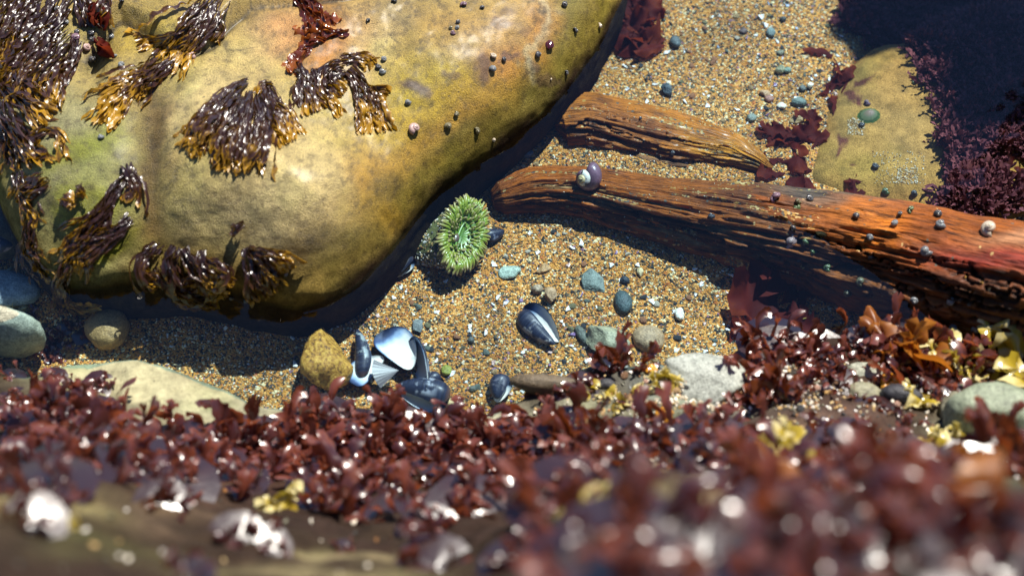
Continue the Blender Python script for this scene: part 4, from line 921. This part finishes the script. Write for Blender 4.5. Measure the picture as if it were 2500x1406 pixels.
stone(1834, 291, (28, 26, 18), 38, (.17, .20, .16), 'grey green pebble above the tip of the short driftwood', sink=.2)
stone(1943, 293, (44, 34, 22), 39, (.42, .28, .12), 'orange tan pebble beside the red blades', sink=.25, cuts=4)
stone(1866, 232, (30, 24, 16), 40, (.45, .27, .14), 'orange flat pebble in the upper sand', sink=.2, cuts=4)
stone(1977, 214, (22, 22, 16), 41, (.75, .68, .50), 'bright white pebble beside the red branching weed', sink=.1, cuts=5)
stone(1959, 218, (20, 22, 14), 42, (.12, .13, .11), 'dark grey pebble left of the white pebble', sink=.2)
stone(1911, 50, (18, 18, 14), 43, (.07, .07, .06), 'small dark pebble near the top shade', sink=.2)
stone(1815, 78, (22, 20, 12), 44, (.12, .08, .07), 'small brown pebble at the top of the sand', sink=.2)
stone(1905, 131, (22, 18, 12), 45, (.20, .19, .12), 'olive pebble in the upper sand', sink=.2)
stone(1877, 245, (24, 22, 18), 46, (.36, .17, .12), 'rusty pink pebble in the upper sand', sink=.2)
stone(1912, 262, (34, 24, 14), 47, (.75, .67, .52), 'white chalky pebble in the upper sand', sink=.2, cuts=6)
stone(1442, 352, (24, 26, 12), 48, (.26, .36, .28), 'pale green pebble at the edge of the short driftwood', sink=.2, cuts=5)
stone(1280, 378, (44, 30, 18), 49, (.09, .13, .16), 'blue grey pebble in the shade between boulder and log', sink=.2)
stone(1660, 770, (26, 36, 18), 50, (.74, .70, .58), 'white shell lump near the log shadow', sink=.15, cuts=4)
stone(1563, 666, (16, 26, 14), 51, (.6, .48, .26), 'small yellow oblong pebble near the log shadow', sink=.2)
stone(1090, 908, (28, 28, 20), 52, (.25, .26, .04), 'olive green periwinkle like pebble above the small dark mussel', sink=.2)
stone(1150, 832, (16, 18, 14), 53, (.09, .10, .09), 'little dark pebble between mussel heap and lone mussel', sink=.2)
stone(1107, 990, (36, 30, 24), 54, (.66, .48, .24), 'cream crusted pebble at the edge of the near ledge', keys=('sand', 'ledge'), sink=.1)
stone(1154, 950, (18, 16, 12), 55, (.10, .11, .09), 'small grey pebble beside the ledge', sink=.2)
# stones at the far left, between boulder and ledge
LS = 'pale stones in the gap left of the boulder'
stone(15, 715, (180, 100, 46), 61, (.30, .34, .34), 'smooth blue grey stone in the left gap, farther one', 'stone', 'stone', LS, rot=-15, sink=.05, rough=.07)
stone(30, 790, (120, 54, 36), 62, (.36, .36, .28), 'smooth pale grey stone in the left gap, middle one', 'stone', 'stone', LS, rot=-8, sink=.05, rough=.07)
stone(20, 860, (230, 80, 190), 63, (.38, .37, .27), 'smooth pale stone touching the ledge at the left edge', 'stone', 'stone', LS, rot=-5, sink=.02, rough=.06)
stone(5, 590, (130, 150, 150), 64, (.14, .12, .08), 'dark brown cobble wedged under the left side of the boulder', 'stone', 'stone', sink=.2, rough=.08)

# ------------------------------------------------------------------ anemone
h = hit(1120, 590, SND)
AN = tag(empty('sea_anemone', h[0]), 'green sea anemone with stubby tentacles and shell grit stuck to its side', 'anemone')
ac = np.array(PZ(1136, 570, .038))-np.array(h[0]); dn = norml(np.array([.52, -.24, .82]))
lx_ = norml(np.array([.22, 1., 0.])-dn*np.dot([.22, 1, 0], dn)); ly_ = np.cross(dn, lx_)
A, Bq = .0420, .0225
foot = np.array(PZ(1022, 588, -.01))-np.array(h[0])
t = MT('anemone_green'); at = t.attr('t'); o_ = t.obj()
f_ = t.math('ADD', at, t.math('MULTIPLY', t.math('SUBTRACT', t.noise(120., 2, .5, o_), .5), .25))
tcx = t.ramp(f_, [(.10, (.20, .27, .02)), (.40, (.27, .30, .04)), (.70, (.33, .29, .08)), (.95, (.36, .27, .13))])
mt_t = t.surf(t.pbr(tcx, .35, None, Subsurface_Weight=.25, Subsurface_Radius=(.004, .004, .002), Coat_Weight=.2))
nr_, nc = 26, 64; r = np.linspace(0, 1, nr_); a = np.linspace(0, 2*math.pi, nc, endpoint=False)
def disc_pt(rr, aa, z=0.):
    rr = np.asarray(rr)[..., None]; ca = np.cos(aa)[..., None]; sa = np.sin(aa)[..., None]
    return ac+lx_*A*rr*ca+ly_*Bq*rr*sa+dn*np.asarray(z)[..., None]
RR, AA = np.meshgrid(r, a, indexing='ij')
zz = -.010*(1-RR**2)+.0012*np.sin(AA*22)*RR
V = disc_pt(RR, AA, zz).reshape(-1, 3)
t = MT('anemone_disc'); at = t.attr('t'); o_ = t.obj()
md = t.surf(t.pbr(t.ramp(t.math('ADD', at, t.math('MULTIPLY', t.math('SUBTRACT', t.noise(150., 3, .6, o_), .5), .3)), [(0.05, (.09, .19, .03)), (.35, (.14, .25, .025)), (.75, (.07, .14, .02))]), .35, None, Subsurface_Weight=.2, Subsurface_Radius=(.004, .004, .002)))
add('oral_disc', mk_mesh('oral_disc', V, gridF(nr_, nc, True), md, {'t': RR.ravel()}), AN)
# mouth: a raised oval lip with a dark plug
mm = 40; aa = np.linspace(0, 2*math.pi, mm, endpoint=False); tube = 8; Vm = []
for q in aa:
    for b in np.linspace(0, 2*math.pi, tube, endpoint=False):
        rad = .0013
        Vm.append(ac+lx_*(.019*math.cos(q)-.002)+ly_*(.0028*math.sin(q)+.002)*(1+.35*math.cos(b))+dn*(-.0065+rad*math.sin(b)))
mf = gridF(mm, tube, True).tolist()+[[(mm-1)*tube+j, (mm-1)*tube+(j+1) % tube, (j+1) % tube, j] for j in range(tube)]
add('mouth_lip', mk_mesh('mouth_lip', Vm, mf, mat_plain('mouth_green', (.11, .22, .03), .3, .3, 200)), AN)
V, F = stone_geo((.006, .0035, .002), 77, 3, .2)
V = V@np.stack([lx_, ly_, dn])+ac+dn*-.006+lx_*-.008+ly_*.006
add('mouth_plug', mk_mesh('mouth_plug', V, F, mat_plain('mouth_brown', (.13, .09, .06), .3, .4, 200, .001, .4)), AN)
# column
n = 30; Vc = []
for i in range(n):
    f = i/(n-1); c0 = ac*(1-f)+foot*f; ws = 1+.16*math.sin(f*math.pi)-.02*f
    for q in a:
        bul = 1+.04*math.sin(q*24)*(1-f)
        e1 = lx_*(1-f)+np.array([.3, .95, 0])*f; e2 = ly_*(1-f)+np.array([-.95, .3, 0])*f
        Vc.append(c0+(e1*A*.94*math.cos(q)+e2*(Bq*.94*(1-f)+.034*f)*math.sin(q))*ws*bul*(1-.18*f)-dn*.002)
t = MT('anemone_column'); o_ = t.obj()
mc_ = t.surf(t.pbr(t.mix(t.noise(90., 4, .6, o_), (.07, .09, .03), (.20, .19, .07)), .5, t.bump(t.noise(260., 3, .6, o_), .8, .002)))
Fc = gridF(n, nc, True)
colm = add('column', mk_mesh('column', Vc, Fc, mc_), AN)
BV = BVHTree.FromPolygons([Vector(v) for v in Vc], [tuple(int(q) for q in f) for f in Fc])
def tent(mb_V, root, dirv, outv, L, r0, rg, curl):
    n, m = 10, 8; P = [root]; d = norml(dirv); side = rg.normal(0, .20, 3)
    for i in range(n-1):
        d = norml(d+outv*curl/n+side*(i/n)+rg.normal(0, .06, 3)); P.append(P[-1]+d*L/n)
    P = np.array(P); T = norml(np.gradient(P, axis=0)); S = norml(np.cross(T, dn+.01)); U = np.cross(S, T); s = np.linspace(0, 1, n)
    rad = r0*(1-.38*s)*np.sqrt(np.clip(1-((s-.86)/.14).clip(0)**2, 0.02, 1))
    q = np.linspace(0, 2*math.pi, m, endpoint=False)
    V = P[:, None]+S[:, None]*(rad[:, None]*np.cos(q))[..., None]+U[:, None]*(rad[:, None]*np.sin(q))[..., None]
    return V.reshape(-1, 3), gridF(n, m, True), np.repeat(s, m)
rg = np.random.default_rng(5); tn_ = 0; rest = ([], [], [], 0)
for row, (rr_, cntt, tl, cu, rb) in enumerate([(1.0, 60, .0150, 3.2, .0020), (.91, 58, .0145, 2.7, .0020), (.80, 50, .0135, 2.2, .0019), (.67, 38, .011, 1.6, .0018), (.52, 24, .009, 1.0, .0016), (.38, 12, .006, .8, .0014)]):
    for i in range(cntt):
        q = 2*math.pi*(i+.5*(row % 2))/cntt+rg.normal(0, .03)
        if row >= 2 and math.sin(q) > .45 and rg.random() < .2: continue
        rr2 = rr_+rg.normal(0, .025); root = disc_pt(np.array(rr2), np.array(q), np.array(-.010*(1-min(1, rr2)**2)-.001))
        out = norml(lx_*math.cos(q)*A+ly_*math.sin(q)*Bq)
        d0 = out*(.9-.28*row)+dn*(.55+.12*row)
        V, F, T = tent(None, root, d0, out-dn*(.9 if row == 0 else .4), tl*rg.uniform(.8, 1.15), rb*rg.uniform(.85, 1.2), rg, cu*rg.uniform(.7, 1.5))
        if tn_ < 100: add('tentacle', mk_mesh('tentacle', V, F, mt_t, {'t': T}), AN)
        else:
            rest[0].append(V); rest[1].append(F+sum(len(v) for v in rest[0][:-1])); rest[2].append(T)
        tn_ += 1
tag(add('inner_tentacles', mk_mesh('inner_tentacles', np.concatenate(rest[0]), np.concatenate(rest[1]), mt_t, {'t': np.concatenate(rest[2])}), AN), kind='stuff')

# chips: flat broken shell pieces, five shapes
def chip_mesh(seed, th=.28):
    rg = np.random.default_rng(seed); k = rg.integers(5, 9); a = np.sort(rg.uniform(0, 6.28, k)); r = rg.uniform(.55, 1., k)
    el = rg.uniform(.45, 1.)
    P = np.column_stack([r*np.cos(a), r*np.sin(a)*el]); V = []
    for z, s in ((-th/2, .95), (th/2, 1.), (th*.75, .55)): V += [(x*s, y*s, z+.25*(x*x)) for x, y in P]
    V += [(0, 0, -th/2), (0, 0, th*.8)]
    F = [[i, (i+1) % k, k+(i+1) % k, k+i] for i in range(k)]+[[k+i, k+(i+1) % k, 2*k+(i+1) % k, 2*k+i] for i in range(k)]
    F += [[3*k, (i+1) % k, i] for i in range(k)]+[[3*k+1, 2*k+i, 2*k+(i+1) % k] for i in range(k)]
    return np.array(V), F
t = MT('shell_chip'); inf = t.n('ShaderNodeObjectInfo'); o_ = t.obj()
mchip = t.surf(t.pbr(t.mix(1., inf.outputs['Color'], t.ramp(t.noise(4., 3, .6, o_), [(.3, .65), (.6, 1.1)]), 'MULTIPLY'), .35))
CH = []
for k in range(7):
    V, F = chip_mesh(100+k); CH.append(mk_mesh('shell_chip', V, F, mchip, smooth=False))
GRIT = []
# grit on the anemone column: one crust nobody could count
Vg, Fg, Cg, ng = [], [], [], 0
for i in range(1500):
    f = rg.uniform(.02, .92); q = rg.uniform(0, 6.28); k = int(f*(n-1))*0
    i0 = min(29, int(f*29)); j0 = int(q/6.2832*nc) % nc; p = np.array(Vc[i0*nc+j0])+rg.normal(0, .0012, 3)
    loc, nn, _, _ = BV.find_nearest(Vector(p))
    if nn.dot(loc-Vector((ac+foot)/2)) < 0: nn = -nn
    V, F = chip_mesh(int(rg.integers(0, 9999)), .5); s = rg.uniform(.0008, .0024)
    m3 = np.array(frame(nn, rg.uniform(0, 6.28)).to_3x3()); V = (m3@(V*s).T).T+np.array(loc)+np.array(nn)*s*.2
    Vg.append(V); Fg += [[x+ng for x in ff] for ff in F]; ng += len(V)
    Cg.append(np.tile([(.75, .68, .58), (.5, .32, .12), (.08, .08, .07), (.62, .46, .28), (.3, .14, .06), (.8, .76, .7)][rg.integers(0, 6)], (len(V), 1)))
t = MT('shell_grit'); mgrit = t.surf(t.pbr(t.attr('col', 'Color'), .4))
tag(add('grit_crust', mk_mesh('grit_crust', np.concatenate(Vg), Fg, mgrit, {'col': np.concatenate(Cg)}, smooth=False), AN), kind='stuff')

# ------------------------------------------------------------------ shell chips and small pebbles strewn on the sand
LANDM = [(1140, 570, 'the green anemone'), (1457, 690, 'the angular slate'), (1521, 742, 'the teal pebble'), (1312, 808, 'the lone mussel'), (960, 890, 'the open mussels'), (803, 905, 'the yellow green stone'), (1582, 830, 'the round tan stone'), (1343, 731, 'the tan angular pebble'),
         (1000, 770, 'the foot of the boulder'), (500, 870, 'the near ledge and boulder shadow'), (1700, 700, 'the log shadow'), (1560, 330, 'the short driftwood'), (1648, 107, 'the oval grey pebble at the top'), (1630, 226, 'the dark slate pebble'), (1900, 173, 'the olive tan pebble'), (1860, 250, 'the rusty pink pebble'), (1940, 300, 'the red blades by the flat rock'), (2000, 60, 'the shade edge at the top'), (1850, 420, 'the frayed splinter')]
def near(x, y): return min(LANDM, key=lambda q: (q[0]-x)**2+(q[1]-y)**2)[2]
CT = [('white', (.86, .84, .78), 7), ('cream', (.70, .58, .40), 3), ('purple', (.22, .13, .27), 1), ('pinkish', (.62, .42, .36), 1), ('bluish', (.40, .46, .56), 1)]
cw_ = [q for q in CT for _ in range(q[2])]
def first(x, y):
    return hit(x, y)
made = 0; tries = 0
while made < 300 and tries < 6000:
    tries += 1
    if rng.random() < .5: x, y = rng.uniform(900, 1850), rng.uniform(560, 980)
    elif rng.random() < .75: x, y = rng.uniform(1480, 2080), rng.uniform(5, 330)
    else: x, y = rng.uniform(360, 1850), rng.uniform(300, 960)
    hh = first(x, y)
    if hh is None or hh[3] != 'sand': continue
    if min((q[0]-x)**2+(q[1]-y)**2 for q in LANDM[:8]) < 45**2: continue
    nm, c, _ = rng.choice(cw_); s = rng.choice([3.5, 4.5, 5, 6, 7, 8, 10])*.00048*1.1*(1.2 if nm == 'white' else 1)
    o = add('shell_chip', CH[made % 7], None, hh[0]+hh[1]*s*.12, frame(Vector((rng.gauss(0, .3), rng.gauss(0, .3), 1)), rng.uniform(0, 6.28)), s, c)
    lm = near(x, y); tag(o, f'tiny {nm} shell chip on the sand near {lm}', 'shell chip', f'{nm} shell chips near {lm}'); made += 1
PM = []
for k in range(6):
    V, F = stone_geo((1, .8, .55), 300+k, 3, .16, 1.3, 2*(k % 3)); PM.append(mk_mesh('small_pebble', V, F, M['stone']))
PC = [('grey green', (.14, .17, .14)), ('dark', (.04, .045, .05)), ('tan', (.42, .28, .13)), ('olive', (.20, .18, .09)), ('rusty', (.34, .15, .07)), ('pale', (.55, .48, .36))]
made = 0; tries = 0
while made < 190 and tries < 5000:
    tries += 1
    if rng.random() < .45: x, y = rng.uniform(900, 1850), rng.uniform(560, 980)
    elif rng.random() < .85: x, y = rng.uniform(1480, 2080), rng.uniform(5, 330)
    else: x, y = rng.uniform(360, 1850), rng.uniform(300, 960)
    hh = first(x, y)
    if hh is None or hh[3] != 'sand': continue
    if min((q[0]-x)**2+(q[1]-y)**2 for q in LANDM[:8]) < 45**2: continue
    nm, c = rng.choice(PC); s = rng.choice([4, 5, 5, 6, 7, 8, 10])*.00048
    o = add('small_pebble', PM[made % 6], None, hh[0]+hh[1]*s*.2, (0, 0, rng.uniform(0, 6.28)), s, c)
    lm = near(x, y); tag(o, f'small {nm} pebble on the sand near {lm}', 'pebble', f'small {nm} pebbles near {lm}'); made += 1
# loose coarse grit lying on the sand, the ledge and the logs: uncountable
def grit_obj(name, label, regions, keys, num, seed, smin=.0007, smax=.0019, cols=None):
    rg = np.random.default_rng(seed); Vg, Fg, Cg, ng = [], [], [], 0; base = [chip_mesh(700+k, .6) for k in range(12)]
    cols = cols or [(.75, .68, .55), (.50, .32, .12), (.06, .065, .06), (.58, .42, .2), (.36, .17, .06), (.8, .76, .68), (.2, .19, .13)]
    for i in range(num):
        x0, y0, x1, y1 = regions[rg.integers(0, len(regions))]
        x, y = rg.uniform(x0, x1), rg.uniform(y0, y1); hh = hit(x, y)
        if hh is None or hh[3] not in keys: continue
        V, F = base[rg.integers(0, 12)]; s = rg.uniform(smin, smax)
        m3 = np.array(frame(hh[1]+Vector(rg.normal(0, .4, 3)), rg.uniform(0, 6.28)).to_3x3())
        Vg.append((m3@(V*s).T).T+np.array(hh[0])+np.array(hh[1])*s*.25); Fg += [[q+ng for q in ff] for ff in F]; ng += len(V)
        Cg.append(np.tile(cols[rg.integers(0, len(cols))], (len(V), 1)))
    tag(add(name, mk_mesh(name, np.concatenate(Vg), Fg, mgrit, {'col': np.concatenate(Cg)}, smooth=False)), label, 'grit', kind='stuff')
grit_obj('shell_grit', 'coarse shell grit scattered over the pool sand', [(880, 480, 1900, 1000), (1350, 0, 2100, 460), (340, 740, 900, 1000)], ('sand',), 5200, 1)
grit_obj('ledge_grit', 'coarse pebbly grit caught on the near ledge', [(1300, 880, 2450, 1150), (1600, 880, 2000, 1000)], ('ledge',), 2600, 2, .001, .0034)
grit_obj('foreground_grit', 'blurred shell bits lying on the brown foreground rock', [(0, 1130, 1000, 1400)], ('ledge',), 46, 6, .0012, .004)
grit_obj('log_grit', 'sand grains caught in the grain of the driftwood', [(1350, 440, 1900, 600), (1400, 260, 1800, 400)], ('log', 'plank'), 420, 3, .0006, .0013, [(.50, .32, .12), (.36, .17, .06), (.58, .42, .2), (.2, .19, .13), (.62, .52, .36)])
grit_obj('rock_grit', 'pale sand patches lying on the flat submerged rock', [(2130, 370, 2260, 450), (2190, 410, 2240, 450), (2070, 290, 2110, 330)], ('flatrock',), 700, 4, .0007, .0016, [(.50, .36, .18), (.36, .2, .08), (.58, .46, .26), (.66, .58, .44)])

# ------------------------------------------------------------------ the seaweed of the near ledge
def tuft_mesh(name, seed, mat, nb=9, H=.036, wid=.0072, spread=.013, cols=7, flat=0.):
    rg = np.random.default_rng(seed); mb = MB()
    for q in range(nb):
        a = rg.uniform(0, 6.28); el = rg.uniform(.55-flat, 1.45-flat); n = 12; L = H*rg.uniform(.55, 1.15)
        P = [np.array([rg.normal(0, spread), rg.normal(0, spread), -.002])]; da = rg.normal(0, .16); de = rg.uniform(-.26, -.02)
        for i in range(n-1):
            a += da; el += de*(i/n)*1.4
            P.append(P[-1]+L/n*np.array([math.cos(a)*math.cos(el), math.sin(a)*math.cos(el), math.sin(el)]))
        P = np.array(P); N = norml(np.tile([-math.cos(a)*math.sin(el), -math.sin(a)*math.sin(el), math.cos(el)+.3], (n, 1))+rg.normal(0, .4, 3))
        w_ = wid*rg.uniform(.45, 1.15)
        ribbon(mb, P, N, w_, PROF_FAN if rg.random() < .6 else PROF_LEAF, rg, .35, .8, rg.uniform(-.9, .5), cols, notch=rg.uniform(0, 1.2))
        for k in range(rg.integers(0, 3)):      # side lobes
            i = rg.integers(4, n-2); a2 = a+rg.choice([-1, 1])*rg.uniform(.6, 1.3); m = 7; Q = [P[i]]; e2 = el+rg.uniform(0, .7)
            for j in range(m-1): Q.append(Q[-1]+L*.45/m*np.array([math.cos(a2)*math.cos(e2), math.sin(a2)*math.cos(e2), math.sin(e2)]))
            ribbon(mb, np.array(Q), norml(np.tile([-math.cos(a2)*math.sin(e2), -math.sin(a2)*math.sin(e2), math.cos(e2)+.3], (m, 1))+rg.normal(0, .4, 3)), w_*rg.uniform(.4, .8), PROF_FAN, rg, .35, .7, rg.uniform(-.8, .5), cols, .4, 1., .6)
    rr_, aa_ = np.meshgrid(np.linspace(.02, 1, 5), np.linspace(0, 2*math.pi, 13), indexing='ij')
    mb.grid(np.stack([rr_*np.cos(aa_)*spread*2.4, rr_*np.sin(aa_)*spread*2.4, .003*(1-rr_**2)-.001+.0006*np.sin(aa_*5)], -1), 5, 13, 0*rr_, 0*rr_)
    return mb.mesh(name, mat)
TR = [tuft_mesh('ledge_seaweed', 200+k, M['redweed']) for k in range(12)]
TS = [tuft_mesh('ledge_seaweed', 230+k, M['redweed'], 8, .020, .0050, spread=.008) for k in range(5)]
TO = [tuft_mesh('ledge_seaweed', 250+k, M['orangeweed'], 6, .052, .0105, spread=.002, cols=9) for k in range(4)]
TY = [tuft_mesh('yellow_rockweed', 270+k, M['yellowweed'], 6, .030, .0105, spread=.006, cols=9) for k in range(4)]
TA = [tuft_mesh('ledge_seaweed', 290+k, mat_weed('amber_blade_weed' if not k else 'amber_blade_weed_thin', (.10, .028, .008), (.24, .075, .010), (.38, .14, .016), trans=.42, rough=.42, glow=(.75, .24, .02), coat=.2, bmp=.3, spec=.5, coatr=.3), 5, .056, .0115, spread=.002, cols=9) for k in range(2)]
def plant(meshes, k, x, y, s, label, group, keys=('ledge',), name='ledge_seaweed', cat='seaweed', up=.55):
    h = hit(x, y, keys)
    if h is None: return False
    n = (Vector(h[1])*(1-up)+Vector((0, 0, 1))*up).normalized()
    o = add(name, meshes[k % len(meshes)], None, Vector(h[0])-n*.001, frame(n, rng.uniform(0, 6.28)), s)
    tag(o, label, cat, group); return True
# density of the red weed over the ledge, in bands of the photograph
BANDS = [  # x0, x1, y0, y1, count, scale, mesh, words
    (0, 240, 990, 1040, 12, .8, TR, 'glossy dark red seaweed tuft on the left end of the near ledge'),
    (0, 860, 1030, 1185, 66, 1.1, TR, 'dark red seaweed tuft in the blurred left band of the near ledge'),
    (640, 1400, 1035, 1100, 38, 1.0, TR, 'dark red seaweed tuft along the middle rim of the near ledge'),
    (760, 1420, 1090, 1250, 38, 1.1, TR, 'blurred dark red seaweed tuft on the middle slope of the near ledge'),
    (1380, 1980, 1060, 1220, 36, 1.1, TR, 'blurred dark red seaweed tuft in front of the pebbly hollow'),
    (1950, 2520, 1110, 1290, 30, 1.15, TR, 'blurred dark red seaweed tuft on the right slope of the near ledge'),
    (1500, 2520, 1300, 1420, 22, 1.2, TR, 'very blurred red seaweed tuft at the lower right frame edge'),
    (1000, 1500, 1290, 1400, 6, 1.0, TR, 'very blurred red seaweed tuft at the lower middle frame edge'),
    (0, 1000, 1160, 1400, 14, .6, TR, 'small scattered red seaweed tuft on the bare brown foreground rock'),
    (1840, 2480, 830, 930, 44, .95, TR, 'dark red seaweed tuft on the right part of the ledge beside the log'),
    (1280, 1560, 880, 980, 12, .8, TS, 'small dark red seaweed tuft around the shell hollow of the ledge'),
    (1950, 2350, 930, 1080, 14, .9, TS, 'small dark red seaweed tuft among the ledge pebbles'),
    (60, 240, 800, 870, 16, .9, TS, 'small dark red seaweed tuft between the pale left stones'),
    (430, 780, 915, 985, 26, .38, TS, 'tiny dark red seaweed tuft along the wet edge of the pale ledge stone'),
    (0, 250, 910, 970, 8, .7, TS, 'small dark red seaweed tuft on the left end of the pale ledge stone'),
    (850, 1150, 985, 1010, 16, .8, TS, 'small red seaweed tuft in front of the mussel heap')]
nplant = 0
CLEAR = [(1890, 1110, 95), (1960, 1125, 80), (690, 1250, 70), (2330, 1190, 75), (2440, 1300, 90), (1410, 1265, 60), (2260, 1095, 50), (2340, 1085, 50), (1560, 1180, 40), (1650, 1210, 60)]
for (x0, x1, y0, y1, cnt, s, ms_, lab) in BANDS:
    for q in range(cnt):
        x, y = rng.uniform(x0, x1), rng.uniform(y0, y1)
        ks = ('ledge',)
        if 'pale left stones' in lab: ks = ('ledge', 'sand')
        if ms_ is TR and any((x-a_)**2+(y-b_)**2*1.4 < c_*c_ for a_, b_, c_ in CLEAR): continue
        if ms_ is TR and y1 > 1200 and rng.random() < .13: ms2 = TO
        else: ms2 = ms_
        if 310 < x < 760 and y < 1080 and ms_ is TR: continue
        if ms_ is TS and 'wet edge' in lab: y = float(np.interp(x, [q_[0] for q_ in LIP], [q_[1] for q_ in LIP]))+rng.uniform(-4, 14)
        if plant(ms2, nplant, x, y, s*rng.choice([.6, .75, .9, 1., 1.1, 1.2, 1.35]), lab, lab+' group', ks, 'ledge_seaweed' if ms_ is TR else 'seaweed_sprout'): nplant += 1
for k, (x, y, s, lab) in enumerate([(2215, 862, 1.45, 'tall curled orange brown seaweed blade standing before the log'), (2140, 862, 1.0, 'orange brown blade left of the tall curled one'), (2360, 880, 1.0, 'reddish blade right of the tall curled one'), (1875, 985, 1.3, 'broad upright orange red frond above the yellow rockweed'),
                                     (1935, 985, 1.2, 'tall wine red frond right of the broad upright one'), (1500, 900, .9, 'glossy orange red frond at the left end of the pale slab'), (2330, 1190, 1.15, 'large blurred amber frond at the right of the foreground'), (2440, 1300, 1.35, 'largest blurred orange frond in the lower right corner'), (1560, 900, .8, 'curled red frond on the left end of the pale slab'), (1870, 1230, 1.0, 'rusty blurred frond below the yellow rockweed')]):
    plant(TA if ('amber' in lab or 'orange brown' in lab or 'largest' in lab or 'rusty' in lab) else TO, k, x, y, s, lab, None)
for k, (x, y, s, lab) in enumerate([(1885, 1110, 2.1, 'large bright yellow rockweed tuft on the blurred ledge'), (1960, 1130, 1.5, 'pale cream rockweed right of the large yellow tuft'), (2440, 900, 2.0, 'big yellow cream rockweed at the right frame edge'), (2330, 900, 1.3, 'olive yellow rockweed left of the big cream one'), (2380, 905, 1.1, 'yellow rockweed between olive and cream ones'),
                                     (2250, 975, .9, 'amber rockweed lying on the ledge pebbles'), (2260, 1090, .9, 'cream rockweed tip in the right foreground'), (2340, 1080, .9, 'olive rockweed tip beside the grey stone'), (1950, 790, .9, 'shiny olive rockweed bubble at the water edge'), (1510, 990, .6, 'olive yellow rockweed in the shell hollow'), (1440, 960, .55, 'brown olive rockweed at the left of the shell hollow'), (1620, 930, .8, 'yellow rockweed on the pale slab edge'),
                                     (30, 760, .9, 'yellow green rockweed on the stones at the far left'), (2150, 1170, 1.0, 'pale rockweed blob in the right foreground'), (2290, 860, 1.1, 'yellow rockweed bladder in front of the log at right'), (2420, 850, 1.2, 'pale yellow rockweed just left of the right frame edge'), (1560, 960, .55, 'olive rockweed below the left end of the pale slab'), (1480, 960, .55, 'curled olive rockweed in the middle of the shell hollow'), (690, 1240, 1.0, 'blurred golden rockweed in the lower left foreground'), (165, 1290, .5, 'blurred whitish rockweed tip at the far lower left'), (1410, 1260, 1.3, 'blurred golden rockweed in the lower middle foreground'), (810, 1000, .5, 'little olive rockweed below the yellow green stone')]):
    plant(TY, k, x, y, s, lab, 'yellow rockweed tufts', ('ledge', 'sand'), 'yellow_rockweed')
# orange egg masses
def eggs(x, y, s, lab, seed):
    h = hit(x, y, ('ledge',)); rg = np.random.default_rng(seed); Vg, Fg, ng = [], [], 0
    for q in range(26):
        p = norml(rg.normal(size=3)); p[2] = abs(p[2])*.8; V, F = ICO[2]; V = V*s*rg.uniform(.22, .34)+p*s*.62
        Vg.append(V); Fg += [[i+ng for i in f] for f in F]; ng += len(V)
    tag(add('egg_mass', mk_mesh('egg_mass', np.concatenate(Vg), Fg, M['egg']), None, h[0]+Vector((0, 0, s*.1))), lab, 'egg mass')
M['egg'] = mat_plain('orange_eggs', (.60, .27, .02), .25, .25, 200, 0, .4, 0)
eggs(1622, 1018, .013, 'bumpy orange egg mass in front of the pale slab', 1); eggs(2170, 938, .014, 'bumpy orange egg mass among the right ledge pebbles', 2); eggs(1590, 905, .008, 'little orange egg cluster left of the pale slab', 3)
# ledge stones and cobbles
GL = 'stones on the near ledge'
for k, (x, y, sz, c, lab) in enumerate([(1700, 925, (220, 110, 90), (.29, .31, .27), 'flat pale grey slab stone on the near ledge'), (2440, 1030, (230, 150, 160), (.22, .25, .17), 'big greenish grey stone at the right edge of the ledge'), (2335, 1010, (80, 90, 80), (.20, .19, .13), 'upright grey pebble left of the big greenish stone'), (2120, 910, (110, 45, 50), (.28, .29, .22), 'pale flat pebble among red seaweed on the right ledge'),
                                       (2110, 965, (80, 55, 55), (.24, .23, .15), 'mossy pale pebble in the right ledge hollow'), (2200, 965, (90, 46, 44), (.03, .03, .035), 'dark wet stone in the right ledge hollow'), (1350, 945, (180, 50, 60), (.10, .075, .045), 'brown weathered ridge stone at the edge of the shell hollow'), (1480, 940, (40, 30, 30), (.04, .04, .045), 'small black pebble in the shell hollow')]):
    stone(x, y, sz if k else (240, 130, 50), 400+k, c, lab, 'stone', 'stone', GL, ('ledge',), rot=-8 if k else 2, sink=.45, rough=.10, cuts=3 if k in (0, 3) else 0)
LP_ = [('tan', (.44, .29, .14)), ('pale', (.58, .50, .36)), ('dark', (.05, .05, .05)), ('brown', (.20, .11, .06)), ('pinkish', (.45, .27, .2))]
made = 0; tries = 0
while made < 150 and tries < 1500:
    tries += 1; x, y = rng.choice([(rng.uniform(1400, 1800), rng.uniform(900, 1040)), (rng.uniform(1950, 2330), rng.uniform(920, 1120)), (rng.uniform(1600, 1850), rng.uniform(940, 1010))])
    hh = hit(x, y, ('ledge',))
    if hh is None: continue
    nm, c = rng.choice(LP_); s = rng.choice([5, 6, 7, 8, 10, 12])*.00042
    o = add('small_pebble', PM[made % 6], None, hh[0]+hh[1]*s*.3, (0, 0, rng.uniform(0, 6.28)), s, c)
    wh = 'in the shell hollow of the near ledge' if x < 1880 else 'in the right hollow of the near ledge'
    tag(o, f'small {nm} pebble {wh}', 'pebble', f'small {nm} pebbles {wh}'); made += 1
for x, y, s, c, lab in [(2330, 800, 26, GRY, 'grey snail between log and ledge seaweed'), (2385, 805, 26, GRY, 'round grey snail at the right between log and ledge'), (1325, 918, 14, BLK, 'small black snail on the brown ridge stone'), (1300, 930, 14, BLK, 'black snail at the left of the brown ridge stone'), (245, 832, 11, GRY, 'tiny grey snail on the tan cobble'), (225, 848, 12, GRY, 'grey snail below the tan cobble'), (155, 838, 12, PNK, 'pale snail among the left seaweed')]:
    snail(x, y, s, c, lab, 'snails around the near ledge', ('log', 'ledge', 'sand'))
